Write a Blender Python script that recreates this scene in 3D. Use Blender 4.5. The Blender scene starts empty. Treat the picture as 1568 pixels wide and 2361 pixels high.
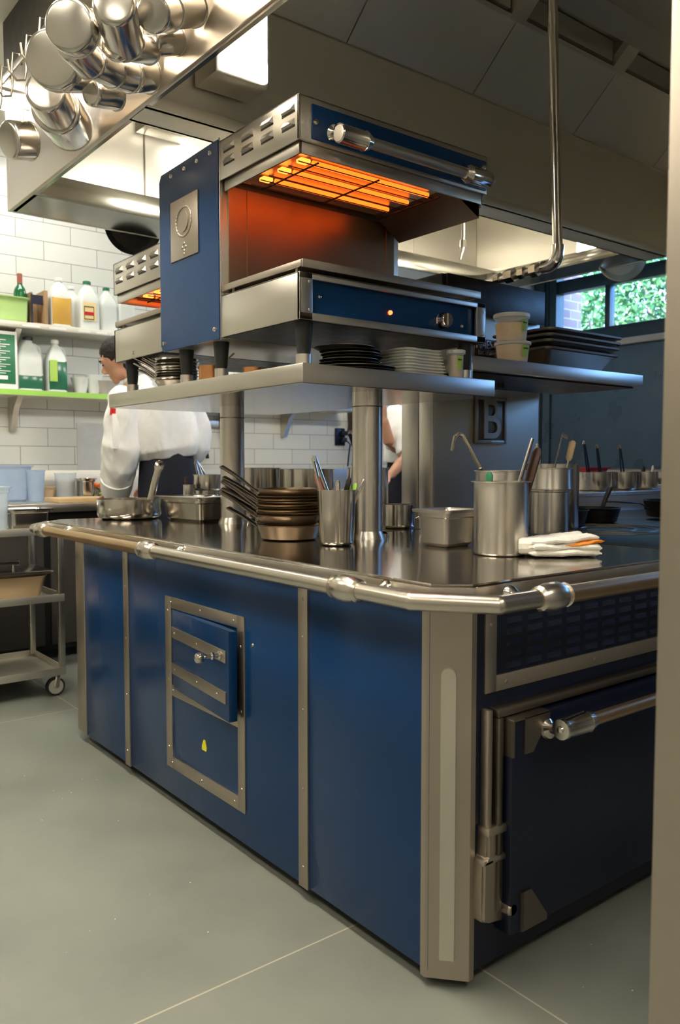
import bpy, bmesh, math, random
from mathutils import Vector, Matrix, noise
random.seed(7)
PI=math.pi
S=bpy.context.scene
COL=S.collection
V=Vector
# ---------------------------------------------------------------- mesh builder
class MB:
    def __init__(s): s.v=[]; s.f=[]; s.M=Matrix.Identity(4)
    def add(s,vs,fs):
        n=len(s.v); s.v+= [s.M@V(p) for p in vs]; s.f+= [tuple(i+n for i in f) for f in fs]; return s
    def box(s,x0,y0,z0,x1,y1,z1,b=0.0):
        if x0>x1:x0,x1=x1,x0
        if y0>y1:y0,y1=y1,y0
        if z0>z1:z0,z1=z1,z0
        if b<=0:
            vs=[(x,y,z) for x in(x0,x1) for y in(y0,y1) for z in(z0,z1)]
            return s.add(vs,[(0,1,3,2),(4,6,7,5),(0,4,5,1),(2,3,7,6),(0,2,6,4),(1,5,7,3)])
        b=min(b,(x1-x0)*.49,(y1-y0)*.49,(z1-z0)*.49)
        bm=bmesh.new()
        bmesh.ops.create_cube(bm,size=1)
        for v in bm.verts: v.co=V(((x0+x1)/2+v.co.x*(x1-x0),(y0+y1)/2+v.co.y*(y1-y0),(z0+z1)/2+v.co.z*(z1-z0)))
        bmesh.ops.bevel(bm,geom=bm.edges[:],offset=b,segments=2,affect='EDGES',profile=.5)
        bm.verts.index_update()
        vs=[v.co.copy() for v in bm.verts]; fs=[[v.index for v in f.verts] for f in bm.faces]; bm.free()
        return s.add(vs,fs)
    def cyl(s,p0,p1,r0,r1=None,n=20): 
        r1=r0 if r1 is None else r1
        return s.tube([p0,p1],[r0,r1],n)
    def tube(s,pts,r,n=10,caps=True,sq=(1,1),up=None):
        pts=[V(p) for p in pts]; k=len(pts); rs=r if isinstance(r,(list,tuple)) else [r]*k
        vs=[];fs=[]; prev=None
        for i,p in enumerate(pts):
            t=(pts[min(i+1,k-1)]-pts[max(i-1,0)])
            t=t.normalized() if t.length>1e-9 else V((0,0,1))
            if prev is None:
                u=V(up) if up else (V((0,0,1)) if abs(t.z)<.9 else V((1,0,0)))
            else: u=prev
            a=(u-t*u.dot(t)); a=a.normalized() if a.length>1e-6 else t.orthogonal().normalized()
            b=t.cross(a); prev=a
            for j in range(n):
                th=2*PI*j/n; vs.append(p+a*(math.cos(th)*rs[i]*sq[0])+b*(math.sin(th)*rs[i]*sq[1]))
        for i in range(k-1):
            for j in range(n):
                j2=(j+1)%n; fs.append((i*n+j,i*n+j2,(i+1)*n+j2,(i+1)*n+j))
        if caps: fs.append(tuple(range(n))[::-1]); fs.append(tuple((k-1)*n+j for j in range(n)))
        return s.add(vs,fs)
    def lathe(s,prof,c=(0,0,0),n=36,axis=None,sx=1,sy=1):
        vs=[];fs=[];idx=[]
        for (r,z) in prof:
            if r<1e-6: idx.append([len(vs)]); vs.append(V((0,0,z)))
            else:
                idx.append(list(range(len(vs),len(vs)+n)))
                vs+=[V((r*math.cos(2*PI*j/n)*sx,r*math.sin(2*PI*j/n)*sy,z)) for j in range(n)]
        for a,b in zip(idx,idx[1:]):
            for j in range(n):
                j2=(j+1)%n
                if len(a)==1 and len(b)==1: break
                if len(a)==1: fs.append((a[0],b[j2],b[j]))
                elif len(b)==1: fs.append((a[j],a[j2],b[0]))
                else: fs.append((a[j],a[j2],b[j2],b[j]))
        R=Matrix.Identity(4)
        if axis is not None: R=V(axis).normalized().to_track_quat('Z','Y').to_matrix().to_4x4()
        T=Matrix.Translation(c)@R
        return s.add([T@v for v in vs],fs)
    def prism(s,poly,a,b,plane='XY'):
        n=len(poly)
        def P(u,v,w): return {'XY':(u,v,w),'XZ':(u,w,v),'YZ':(w,u,v)}[plane]
        vs=[P(u,v,a) for u,v in poly]+[P(u,v,b) for u,v in poly]
        return s.add(vs,[tuple(range(n))[::-1],tuple(range(n,2*n))]+[(i,(i+1)%n,n+(i+1)%n,n+i) for i in range(n)])
    def ell(s,c,r,n=16,m=10,R=None):
        prof=[(math.sin(PI*i/m),-math.cos(PI*i/m)) for i in range(m+1)]
        prof[0]=(0,-1);prof[-1]=(0,1)
        old=s.M; Mx=Matrix.Translation(c)@(R.to_4x4() if R else Matrix.Identity(4))@Matrix.Diagonal((*r,1))
        s.M=old@Mx; s.lathe(prof,n=n); s.M=old; return s
    def rivets(s,pts,nrm,r=.004,h=.0025):
        for p in pts:
            s.lathe([(r,0),(r*.85,h*.7),(r*.4,h),(0,h)],c=p,n=10,axis=nrm)
        return s
    def done(s,name,m,parent=None,flat=False,org=None):
        me=bpy.data.meshes.new(name)
        o=V((0,0,0))
        q=parent
        while q is not None: o+=q.location; q=q.parent
        og=V(org)-o if org is not None else V((0,0,0))
        me.from_pydata([v-o-og for v in s.v],[],s.f)
        bm=bmesh.new(); bm.from_mesh(me)
        bmesh.ops.recalc_face_normals(bm,faces=bm.faces[:])
        for e in bm.edges:
            if len(e.link_faces)==2 and e.calc_face_angle(0)>.55: e.smooth=False
        for f in bm.faces: f.smooth=not flat
        bm.to_mesh(me); bm.free()
        me.materials.append(m)
        ob=bpy.data.objects.new(name,me); COL.objects.link(ob)
        if parent is not None: ob.parent=parent
        if org is not None: ob.location=og
        return ob
def thing(name,label,cat,loc=(0,0,0),group=None):
    o=bpy.data.objects.new(name,None); COL.objects.link(o); o.empty_display_size=.05
    o.location=loc; o['label']=label; o['category']=cat
    if group:o['group']=group
    return o
def tag(o,label,cat,group=None):
    o['label']=label;o['category']=cat
    if group:o['group']=group
    return o
def struct(o): o['kind']='structure'; return o
def copy_tree(o,loc=None,rotz=None,label=None,group=None,parent=None):
    c=o.copy(); COL.objects.link(c); c.parent=parent
    for ch in list(o.children): copy_tree(ch,parent=c)
    if loc is not None:c.location=loc
    if rotz is not None:c.rotation_euler=(0,0,rotz)
    if label:c['label']=label
    if group:c['group']=group
    return c
def text_mesh(name,body,size,depth,mtx,m,parent,bev=0.0):
    cu=bpy.data.curves.new(name,'FONT'); cu.body=body; cu.size=size; cu.extrude=depth; cu.align_x='CENTER'; cu.align_y='CENTER'; cu.bevel_depth=bev
    t=bpy.data.objects.new(name+'_tmp',cu); COL.objects.link(t)
    dg=bpy.context.evaluated_depsgraph_get(); me=bpy.data.meshes.new_from_object(t.evaluated_get(dg))
    bpy.data.objects.remove(t); bpy.data.curves.remove(cu)
    b=MB(); b.M=mtx; b.add([v.co for v in me.vertices],[tuple(p.vertices) for p in me.polygons])
    bpy.data.meshes.remove(me)
    return b.done(name,m,parent,flat=True)
def remesh(b,vox,name,m,parent,smooth=4,fn=None):
    o=b.done(name+'_tmp',m); md=o.modifiers.new('r','REMESH'); md.mode='VOXEL'; md.voxel_size=vox
    sm=o.modifiers.new('s','SMOOTH'); sm.iterations=smooth; sm.factor=.5
    dg=bpy.context.evaluated_depsgraph_get(); me=bpy.data.meshes.new_from_object(o.evaluated_get(dg))
    vs=[v.co.copy() for v in me.vertices]; fs=[tuple(p.vertices) for p in me.polygons]
    if fn: vs=[fn(v) for v in vs]
    bpy.data.objects.remove(o); bpy.data.meshes.remove(me)
    q=MB(); q.v=vs; q.f=fs
    ob=q.done(name,m,parent)
    return ob
# ---------------------------------------------------------------- materials
def lin(c):
    return tuple(((x/255+.055)/1.055)**2.4 if x/255>.04045 else x/255/12.92 for x in c)+(1,)
class NT:
    def __init__(s,name):
        s.m=bpy.data.materials.new(name); s.m.use_nodes=True; s.t=s.m.node_tree; s.b=s.t.nodes['Principled BSDF']
    def n(s,typ,**k):
        o=s.t.nodes.new(typ)
        for a,v in k.items():
            if a.startswith('i_'): o.inputs[a[2:].replace('_',' ')].default_value=v
            else: setattr(o,a,v)
        return o
    def l(s,a,b): s.t.links.new(a,b)
    def coord(s,sc=(1,1,1),kind='Object'):
        tc=s.n('ShaderNodeTexCoord'); mp=s.n('ShaderNodeMapping'); mp.inputs['Scale'].default_value=sc
        s.l(tc.outputs[kind],mp.inputs[0]); return mp.outputs[0]
    def noise(s,scale,sc=(1,1,1),detail=4,rough=.55):
        n=s.n('ShaderNodeTexNoise'); n.inputs['Scale'].default_value=scale; n.inputs['Detail'].default_value=detail; n.inputs['Roughness'].default_value=rough
        s.l(s.coord(sc),n.inputs['Vector']); return n.outputs['Fac']
    def ramp(s,fac,stops):
        r=s.n('ShaderNodeValToRGB'); e=r.color_ramp.elements
        while len(e)<len(stops): e.new(.5)
        for x,(p,c) in zip(e,stops): x.position=p; x.color=c if len(c)==4 else (*c,1)
        s.l(fac,r.inputs[0]); return r.outputs[0]
    def rng(s,fac,a,b):
        r=s.n('ShaderNodeMapRange'); r.inputs['From Min'].default_value=.3; r.inputs['From Max'].default_value=.7
        r.inputs['To Min'].default_value=a; r.inputs['To Max'].default_value=b; s.l(fac,r.inputs[0]); return r.outputs[0]
    def bump(s,h,st,dist=.002):
        b=s.n('ShaderNodeBump'); b.inputs['Strength'].default_value=st; b.inputs['Distance'].default_value=dist
        s.l(h,b.inputs['Height']); s.l(b.outputs[0],s.b.inputs['Normal']); return b
def simple(name,c,rough=.5,metal=0,coat=0,trans=0,emit=None,es=0,alpha=1,var=0,ns=20,sub=0,ior=1.45):
    t=NT(name); b=t.b; col=lin(c) if max(c)>1.01 else (*c,1)
    b.inputs['Base Color'].default_value=col; b.inputs['Roughness'].default_value=rough; b.inputs['Metallic'].default_value=metal
    b.inputs['Coat Weight'].default_value=coat; b.inputs['Transmission Weight'].default_value=trans; b.inputs['IOR'].default_value=ior
    b.inputs['Subsurface Weight'].default_value=sub
    if emit: b.inputs['Emission Color'].default_value=(*emit,1); b.inputs['Emission Strength'].default_value=es
    b.inputs['Alpha'].default_value=alpha
    f=t.noise(ns)
    if var:
        t.l(t.ramp(f,[(.3,tuple(x*(1-var) for x in col[:3])),(.7,tuple(min(1,x*(1+var)) for x in col[:3]))]),b.inputs['Base Color'])
    t.l(t.rng(f,max(0,rough-.05),min(1,rough+.05)),b.inputs['Roughness'])
    return t.m
def steel(name,c=(.66,.62,.56),rough=.28,brush=(1,1,60),st=.12,amp=.08,stain=0,aniso=0):
    amp*=.22; rough=rough+.06 if rough>.2 else rough
    t=NT(name); b=t.b; b.inputs['Metallic'].default_value=1
    if aniso:
        tg=t.n('ShaderNodeTangent',direction_type='RADIAL',axis='Z'); t.l(tg.outputs[0],b.inputs['Tangent']); b.inputs['Anisotropic'].default_value=abs(aniso); b.inputs['Anisotropic Rotation'].default_value=0 if aniso>0 else .25
    f=t.noise(40,brush,3,.5); g=t.noise(2.2,(1,1,1),2)
    mx=t.n('ShaderNodeMath',operation='ADD'); t.l(t.rng(f,-amp,amp),mx.inputs[0]); t.l(t.rng(g,rough-amp*.6,rough+amp*.8),mx.inputs[1])
    t.l(mx.outputs[0],b.inputs['Roughness'])
    lo=tuple(x*(.96-stain*.8) for x in c); t.l(t.ramp(g,[(.25,lo),(.6,c)]),b.inputs['Base Color'])
    return t.m
M={}
M['steel']=steel('brushed_steel')
M['steelv']=steel('brushed_steel_upright',rough=.24,brush=(60,60,1),aniso=-.75)
M['steeld']=steel('counter_steel',(.40,.375,.34),.115,(1,40,1),.05,.035)
M['hood']=steel('hood_steel',(.58,.555,.49),.28,(1,1,50),.15,.09)
M['hoodp']=steel('filter_steel',(.70,.67,.58),.44,(1,50,50),.15,.08)
M['chrome']=steel('polished_steel',(.68,.64,.58),.15,(1,1,1),.03,.004)
M['pot']=steel('pot_steel',(.62,.585,.53),.19,(1,1,80),.08,.06,aniso=-.6)
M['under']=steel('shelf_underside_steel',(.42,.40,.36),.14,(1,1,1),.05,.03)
M['trim']=steel('trim_steel',(.50,.44,.37),.34,(1,1,1),.08,.06,.1)
M['dirty']=steel('seasoned_steel',(.42,.32,.22),.30,(1,1,10),.15,.1,.35)
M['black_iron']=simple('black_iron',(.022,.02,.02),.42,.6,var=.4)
M['dark_metal']=steel('dark_tray_metal',(.24,.205,.17),.33,(1,1,6),.1,.08,.3)
M['brass']=steel('worn_brass',(.60,.42,.24),.28,(1,1,1),.06,.08,.2)
M['copper']=steel('copper',(.72,.33,.14),.25,(1,1,1),.05,.06)
M['canopy']=steel('canopy_side_steel',(.50,.44,.365),.27,(1,1,50),.1,.06)  # browner than the hood steel: brown reflections put into the base colour
M['gutter']=steel('gutter_steel',(.34,.33,.285),.16,(1,1,50),.1,.05)  # darkened hood steel: shade from facing the dark plenum put into the colour
M['rail']=steel('rail_steel',(.66,.60,.52),.21,(1,1,1),.03,.004)
def enamel():
    t=NT('blue_enamel'); b=t.b
    f=t.noise(2.2,(1,1,.6),5); g=t.noise(240,(1,1,1),2,.6)
    t.l(t.ramp(f,[(.3,(.003,.036,.125)),(.7,(.0035,.041,.140))]),b.inputs['Base Color'])
    t.l(t.rng(f,.23,.27),b.inputs['Roughness']); b.inputs['Coat Weight'].default_value=.05; b.inputs['Coat Roughness'].default_value=.12
    b.inputs['Specular IOR Level'].default_value=.35
    t.bump(g,.05,.0004); return t.m
M['blue']=enamel()
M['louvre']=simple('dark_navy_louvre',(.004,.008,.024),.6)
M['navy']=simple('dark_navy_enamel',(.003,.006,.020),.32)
M['black']=simple('black_plastic',(.012,.012,.012),.4)
M['rubber']=simple('black_leg_rubber',(.02,.021,.02),.5)
M['white_plastic']=simple('white_plastic',(.78,.78,.74),.35)
M['amber_soap']=simple('yellow_liquid',(.62,.36,.07),.2)
M['green_soap']=simple('green_liquid',(.02,.13,.07),.2)
M['dark_green']=simple('green_label',(.02,.16,.07),.4)
M['red']=simple('red_plastic',(.55,.02,.03),.4)
M['orange']=simple('orange_carrot',(.85,.22,.03),.5,var=.15)
M['lime']=simple('lime_green',(.32,.60,.10),.5)
M['limetape']=simple('green_tape',(.38,.58,.10),.6)
M['tan']=simple('tan_food',(.55,.40,.24),.6,var=.1)
M['wood']=simple('board_wood',(.60,.43,.22),.5,var=.12,ns=8)
M['woodh']=simple('wooden_handle',(.055,.022,.014),.5,var=.2)
M['cream']=simple('cream_food',(.86,.68,.34),.45)
M['cloth']=simple('white_towel_cloth',(.80,.77,.70),.9,var=.06,ns=90)
M['orange_cloth']=simple('orange_cloth',(.75,.24,.03),.85,var=.1)
M['paper']=simple('white_paper',(.80,.80,.76),.7)
M['ink']=simple('black_ink',(.03,.03,.03),.6)
M['card']=simple('brown_cardboard',(.36,.23,.12),.8,var=.1)
M['carddark']=simple('black_print',(.02,.022,.04),.6)
M['greenglass']=simple('green_bottle_glass',(.01,.11,.04),.12)
M['capsule']=simple('red_capsule',(.30,.09,.06),.45)
M['skin']=simple('skin',(.56,.30,.19),.5,sub=.08,var=.08,ns=14)
M['hair']=simple('dark_hair',(.018,.013,.010),.7,var=.4,ns=150)
M['jacket']=simple('white_jacket_cotton',(.86,.86,.84),.85,var=.03,ns=30)
M['apron']=simple('navy_apron_cotton',(.012,.013,.024),.85,var=.2)
M['red_pen']=simple('red_pen_cap',(.65,.02,.02),.4)
M['clear']=None
def clear(name,c,al,rough=.08):
    t=NT(name); t.b.inputs['Base Color'].default_value=(*c,1); t.b.inputs['Roughness'].default_value=rough; t.b.inputs['Alpha'].default_value=al
    f=t.noise(9); t.l(t.rng(f,al-.04,al+.04),t.b.inputs['Alpha']); return t.m
M['clear']=clear('clear_plastic',(.62,.72,.78),.42)
M['frost']=clear('frosted_plastic',(.80,.84,.80),.75,.3)
M['frostg']=clear('frosted_green_plastic',(.50,.72,.26),.85,.3)
M['tubwall']=clear('clear_tub_plastic',(.88,.88,.82),.22,.2)
M['glass']=clear('window_glass',(.5,.6,.65),.10,.02)
M['bluehaze']=clear('blue_plastic',(.42,.55,.75),.55,.3)
M['heater']=simple('glowing_heater',(.9,.2,.02),.5,emit=(1,.125,.010),es=1.3)
M['heater2']=simple('bright_heater',(.9,.3,.02),.5,emit=(1,.22,.03),es=1.6)
M['lamp']=simple('lamp_diffuser',(.9,.9,.85),.5,emit=(1,.94,.82),es=30)
M['lampw']=simple('ceiling_diffuser',(.9,.9,.85),.5,emit=(1,.97,.91),es=9.5)
M['lampk']=simple('aisle_diffuser',(.9,.9,.85),.5,emit=(1,.92,.76),es=30)
M['lampd']=simple('dim_diffuser',(.9,.9,.85),.5,emit=(1,.92,.76),es=5.5)
M['lampn']=simple('small_diffuser',(.9,.9,.85),.5,emit=(1,.92,.78),es=6)
M['red_led']=simple('red_indicator',(.8,.02,.01),.3,emit=(1,.05,.01),es=6)
M['yellow']=simple('yellow_sticker',(.75,.72,.02),.5)
M['wframe']=simple('dark_window_frame',(.010,.035,.055),.35)
M['blind']=simple('dark_wall_panel',(.06,.10,.14),.30,var=.1,ns=3)
M['grey']=simple('grey_stone_sill',(.42,.40,.37),.6)
M['grout']=simple('rust_brown_inside',(.06,.035,.022),.5)
def tile():
    t=NT('white_wall_tile'); b=t.b
    tc=t.n('ShaderNodeTexCoord'); sp=t.n('ShaderNodeSeparateXYZ'); t.l(tc.outputs['Object'],sp.inputs[0])
    ad=t.n('ShaderNodeMath',operation='ADD'); t.l(sp.outputs[0],ad.inputs[0]); t.l(sp.outputs[1],ad.inputs[1])
    cb=t.n('ShaderNodeCombineXYZ'); t.l(ad.outputs[0],cb.inputs[0]); 
    zz=t.n('ShaderNodeMath',operation='ADD'); zz.inputs[1].default_value=-.084; t.l(sp.outputs[2],zz.inputs[0]); t.l(zz.outputs[0],cb.inputs[1])
    k=t.n('ShaderNodeTexBrick'); k.offset=.5; k.inputs['Scale'].default_value=1; k.inputs['Brick Width'].default_value=.345; k.inputs['Row Height'].default_value=.117
    k.inputs['Mortar Size'].default_value=.0022; k.inputs['Mortar Smooth'].default_value=.1
    k.inputs['Color1'].default_value=(.66,.67,.62,1); k.inputs['Color2'].default_value=(.61,.62,.575,1); k.inputs['Mortar'].default_value=(.27,.265,.25,1)
    t.l(cb.outputs[0],k.inputs['Vector']); t.l(k.outputs['Color'],b.inputs['Base Color']); b.inputs['Roughness'].default_value=.22
    iv=t.n('ShaderNodeMath',operation='SUBTRACT'); iv.inputs[0].default_value=1; t.l(k.outputs['Fac'],iv.inputs[1])
    t.bump(iv.outputs[0],.4,.002); return t.m
M['tile']=tile()
def brickwall():
    t=NT('outside_brick'); b=t.b
    tc=t.n('ShaderNodeTexCoord'); sp=t.n('ShaderNodeSeparateXYZ'); t.l(tc.outputs['Object'],sp.inputs[0])
    ad=t.n('ShaderNodeMath',operation='ADD'); t.l(sp.outputs[0],ad.inputs[0]); t.l(sp.outputs[1],ad.inputs[1])
    cb=t.n('ShaderNodeCombineXYZ'); t.l(ad.outputs[0],cb.inputs[0]); t.l(sp.outputs[2],cb.inputs[1])
    k=t.n('ShaderNodeTexBrick'); k.inputs['Scale'].default_value=1; k.inputs['Brick Width'].default_value=.24; k.inputs['Row Height'].default_value=.09
    k.inputs['Mortar Size'].default_value=.006; k.inputs['Color1'].default_value=(.20,.13,.13,1); k.inputs['Color2'].default_value=(.28,.19,.18,1); k.inputs['Mortar'].default_value=(.40,.36,.34,1)
    t.l(cb.outputs[0],k.inputs['Vector']); t.l(k.outputs['Color'],b.inputs['Base Color']); b.inputs['Roughness'].default_value=.9; return t.m
M['brick']=brickwall()
def floor():
    t=NT('grey_green_floor_tile'); b=t.b
    f=t.noise(2.6,(1,1,1),8,.6); f2=t.noise(300,(1,1,1),2,.5); 
    base=t.ramp(f,[(.3,(.155,.165,.145)),(.55,(.19,.198,.172)),(.75,(.215,.218,.19))])
    # mineral specks
    vo=t.n('ShaderNodeTexVoronoi'); vo.inputs['Scale'].default_value=26; t.l(t.coord(),vo.inputs['Vector'])
    lt=t.n('ShaderNodeMath',operation='LESS_THAN'); lt.inputs[1].default_value=.055; t.l(vo.outputs['Distance'],lt.inputs[0])
    rr=t.n('ShaderNodeSeparateColor'); t.l(vo.outputs['Color'],rr.inputs[0])
    gt=t.n('ShaderNodeMath',operation='GREATER_THAN'); gt.inputs[1].default_value=.80; t.l(rr.outputs[0],gt.inputs[0])
    mu=t.n('ShaderNodeMath',operation='MULTIPLY'); t.l(lt.outputs[0],mu.inputs[0]); t.l(gt.outputs[0],mu.inputs[1])
    mx=t.n('ShaderNodeMix',data_type='RGBA'); t.l(mu.outputs[0],mx.inputs[0]); t.l(base,mx.inputs[6]); mx.inputs[7].default_value=(.62,.60,.50,1)
    # tile joints: lines along x=.14 and y=.345 repeating
    sp=t.n('ShaderNodeSeparateXYZ'); t.l(t.coord(),sp.inputs[0])
    outs=[]
    for ax,off,per in ((0,.14,1.2),(1,.347,2.2)):
        a=t.n('ShaderNodeMath',operation='SUBTRACT'); a.inputs[1].default_value=off-per*10; t.l(sp.outputs[ax],a.inputs[0])
        m=t.n('ShaderNodeMath',operation='MODULO'); m.inputs[1].default_value=per; t.l(a.outputs[0],m.inputs[0])
        c=t.n('ShaderNodeMath',operation='LESS_THAN'); c.inputs[1].default_value=.0045; t.l(m.outputs[0],c.inputs[0]); outs.append(c.outputs[0])
    o=t.n('ShaderNodeMath',operation='MAXIMUM'); t.l(outs[0],o.inputs[0]); t.l(outs[1],o.inputs[1])
    m2=t.n('ShaderNodeMix',data_type='RGBA'); t.l(o.outputs[0],m2.inputs[0]); t.l(mx.outputs[2],m2.inputs[6]); m2.inputs[7].default_value=(.42,.37,.29,1)
    t.l(m2.outputs[2],b.inputs['Base Color']); t.l(t.rng(f,.36,.52),b.inputs['Roughness']); b.inputs['Specular IOR Level'].default_value=.4
    t.bump(f2,.12,.0008); return t.m
M['floor']=floor()
M['ceil']=simple('cream_ceiling_paint',(.72,.69,.60),.9,var=.03)
M['wallp']=simple('grey_wall_paint',(.42,.40,.36),.8,var=.05)
M['leaf']=simple('tree_leaf',(.09,.25,.07),.55,var=.5,ns=6)
M['bark']=simple('tree_bark',(.20,.18,.16),.9,var=.3)
M['soffit']=simple('dark_enclosure_paint',(.055,.048,.04),.6)
# ================================================================= ROOM
XL,XR,YF,YB,ZC=-3.6,5.4,-3.4,4.1,3.14
struct(MB().box(XL-.2,YF-.2,-.1,XR+.2,YB+.2,0).done('floor',M['floor']))
struct(MB().box(XL-.2,YF-.2,ZC,XR+.2,YB+.2,ZC+.12).done('ceiling',M['ceil']))
struct(MB().box(XL-.2,YB,0,XR+.2,YB+.2,ZC).done('wall_back',M['tile']))
struct(MB().box(XL-.2,YF-.2,0,XR+.2,YF,ZC).done('wall_front',M['wallp']))
struct(MB().box(XL-.2,YF,0,XL,YB,ZC).done('wall_left',M['wallp']))
w=MB().box(XR,YF,0,XR+.2,-1.15,ZC).box(XR,-1.15,0,XR+.2,-.5,1.9).box(XR,-1.15,3.0,XR+.2,-.5,ZC).box(XR,-.5,0,XR+.2,YB,2.26).box(XR,-.5,3.06,XR+.2,YB,ZC).box(XR,4.085,2.26,XR+.2,YB,3.06)
struct(w.done('wall_right',M['wallp']))
t=MB().box(XR-.03,-.5,1.10,XR,3.86,2.20,.004).box(XR-.045,3.875,1.10,XR,3.955,2.26).box(XR-.06,3.985,1.10,XR,4.09,2.26,.004)
struct(t.done('trim_1',M['blind']))
struct(MB().box(XR-.07,-.5,2.205,XR,3.72,2.262,.008).done('trim_2',M['grey']))
struct(MB().box(XR-.35,-.4,1.02,XR-.001,3.9,1.075,.006).done('trim_3',M['grey']))
wn=struct(bpy.data.objects.new('window_1',None)); COL.objects.link(wn); wn.location=(XR,0,2.26)
f=MB()
f.box(XR+.02,-.5,2.262,XR+.12,4.08,2.40,.004).box(XR+.02,-.5,2.99,XR+.12,4.08,3.06).box(XR,3.845,2.262,XR+.12,3.93,3.06).box(XR-.04,3.96,2.262,XR+.10,4.085,3.06,.005)
f.box(XR+.02,-.5,2.78,XR+.12,3.85,2.90,.004).box(XR-.01,3.93,2.262,XR+.1,3.96,3.06)
for k in range(5):
    y=3.27-k*.78; f.box(XR+.03,y,2.3,XR+.11,y+.055,2.80,.004)
f.done('window_frame',M['wframe'],wn)
MB().box(XR+.06,-.5,2.38,XR+.064,3.86,3.0).done('pane',M['glass'],wn)
w2=struct(bpy.data.objects.new('window_2',None)); COL.objects.link(w2); w2.location=(XR,-.82,1.9)
f=MB()
for y in (-1.15,-.56): f.box(XR+.03,y,1.91,XR+.11,y+.06,2.99,.004)
for z in (1.91,2.4,2.93): f.box(XR+.035,-1.15,z,XR+.105,-.5,z+.06,.004)
f.done('window_frame',M['wframe'],w2)
MB().box(XR+.06,-1.15,1.91,XR+.064,-.5,2.99).done('pane',M['glass'],w2)
# outside
tag(MB().box(5.62,4.0,-1,6.02,4.5,5).done('brick_pier',M['brick']),'mauve brick pier of the building seen outside through the high window','wall')
def tree(x,y,h,lab,seed,rc,n):
    rnd=random.Random(seed)
    t=thing('tree',lab,'tree',(x,y,-.5),'trees outside the window')
    tr=MB(); pts=[(x,y,-.5),(x+.05,y+.1,1.0),(x-.1,y-.15,2.2),(x+.05,y-.5,3.3),(x+.2,y-.9,h)]
    tr.tube(pts,[.16,.13,.10,.07,.03],10)
    tr.tube([pts[1],(x+.1,y+.7,2.3),(x,y+1.3,3.2)],[.09,.06,.02],8)
    tr.tube([pts[2],(x+.1,y+.3,3.0),(x,y+.5,4.0)],[.07,.05,.02],8)
    tr.done('trunk',M['bark'],t)
    lf=MB()
    for i in range(n):
        while 1:
            p=V((rnd.uniform(-1,1),rnd.uniform(-1,1),rnd.uniform(-1,1)))
            if p.length<1: break
        c=V((x+.35+p.x*rc*.7,y+p.y*rc,h-.9+p.z*rc*.9)); 
        a=V((rnd.uniform(-1,1),rnd.uniform(-1,1),rnd.uniform(-1,.2))).normalized()*rnd.uniform(.04,.09)
        b=a.cross(V((rnd.uniform(-1,1),rnd.uniform(-1,1),rnd.uniform(-1,1)))).normalized()*rnd.uniform(.018,.035)
        m_=b.cross(a).normalized()*.008
        k=len(lf.v); lf.v+=[c-a,c+b+m_,c+a,c-b+m_,c-m_]; lf.f+=[(k,k+1,k+4),(k+1,k+2,k+4),(k+2,k+3,k+4),(k+3,k,k+4)]
    lf.done('foliage',M['leaf'],t,flat=True)
tree(8.6,4.5,4.0,'bright green leafy tree outside the high window beside the brick pier',3,1.75,9000)
tree(9.9,7.9,4.2,'tree outside the high window showing between the brick pier and the mullion',5,1.7,5000)
# ---------------------------------------------------------------- ceiling lights
def troffer(x,y,lab,sx=.35,sy=1.2,m='lampw'):
    t=thing('ceiling_light',lab,'ceiling light',(x,y,ZC),'ceiling lights')
    MB().box(x-sx/2-.03,y-sy/2-.03,ZC-.05,x+sx/2+.03,y+sy/2+.03,ZC-.001,.005).done('frame',M['white_plastic'],t)
    MB().box(x-sx/2,y-sy/2,ZC-.056,x+sx/2,y+sy/2,ZC-.051).done('diffuser',M[m],t)
LT='flush ceiling light panel above the aisle beside the cooking island'
troffer(-.55,.9,LT,.3,1.5,'lampk')
troffer(-2.0,.3,LT,.6,1.2,'lampd'); troffer(-2.0,2.4,LT,.6,1.2,'lampd')
LT2='flush ceiling light panel over the worktable along the tiled wall'
LT3='flush ceiling light panel over the open floor in front of the island'
troffer(-2.2,-1.9,LT3,.6,1.2,'lampd'); troffer(.3,-2.1,LT3,1.2,.6,'lampd')
troffer(.2,3.45,LT2,1.2,.3); troffer(2.6,3.45,LT2,1.2,.3)
# ================================================================= HOOD
hd=thing('exhaust_hood','large stainless steel exhaust canopy with sloped filters hanging over the cooking island','exhaust hood',(1.5,.9,2.3))
HX0,HX1,HY0,HY1=-.05,3.1,-.9,2.78
MB().box(HX0,HY0,2.3,HX0+.02,HY1,2.9,.004).done('side_panel',M['canopy'],hd)
MB().box(HX0+.02,HY1-.02,2.3,HX1-.02,HY1,3.09,.003).done('end_panel',M['hood'],hd)
MB().box(HX1-.02,HY0,2.3,HX1,HY1,3.09,.003).done('side_panel',M['hood'],hd)
MB().box(HX0+.02,HY0,2.3,HX1-.02,HY0+.02,3.09,.003).done('end_panel',M['hood'],hd)
MB().box(HX0+.02,HY0+.02,3.09,HX1-.02,HY1-.02,3.10).done('top_panel',M['hood'],hd)
MB().box(HX0,HY0,2.905,HX0+.02,HY1,3.139).done('enclosure',M['soffit'],hd).__setitem__('label','dark painted enclosure')
g=MB().box(HX0+.02,2.47,2.302,HX1-.02,HY1-.02,2.312).box(HX0+.02,2.46,2.302,HX1-.02,2.47,2.40,.002)
g.box(HX0+.02,HY1-.045,2.45,HX1-.02,HY1-.02,2.462)
g.box(2.86,1.48,2.302,HX1-.02,2.46,2.312).box(2.85,1.48,2.302,2.86,2.46,2.37,.002)
g.box(HX0+.02,HY0+.02,2.302,HX0+.035,HY1-.02,2.33)
g.done('gutter',M['gutter'],hd)
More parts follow.
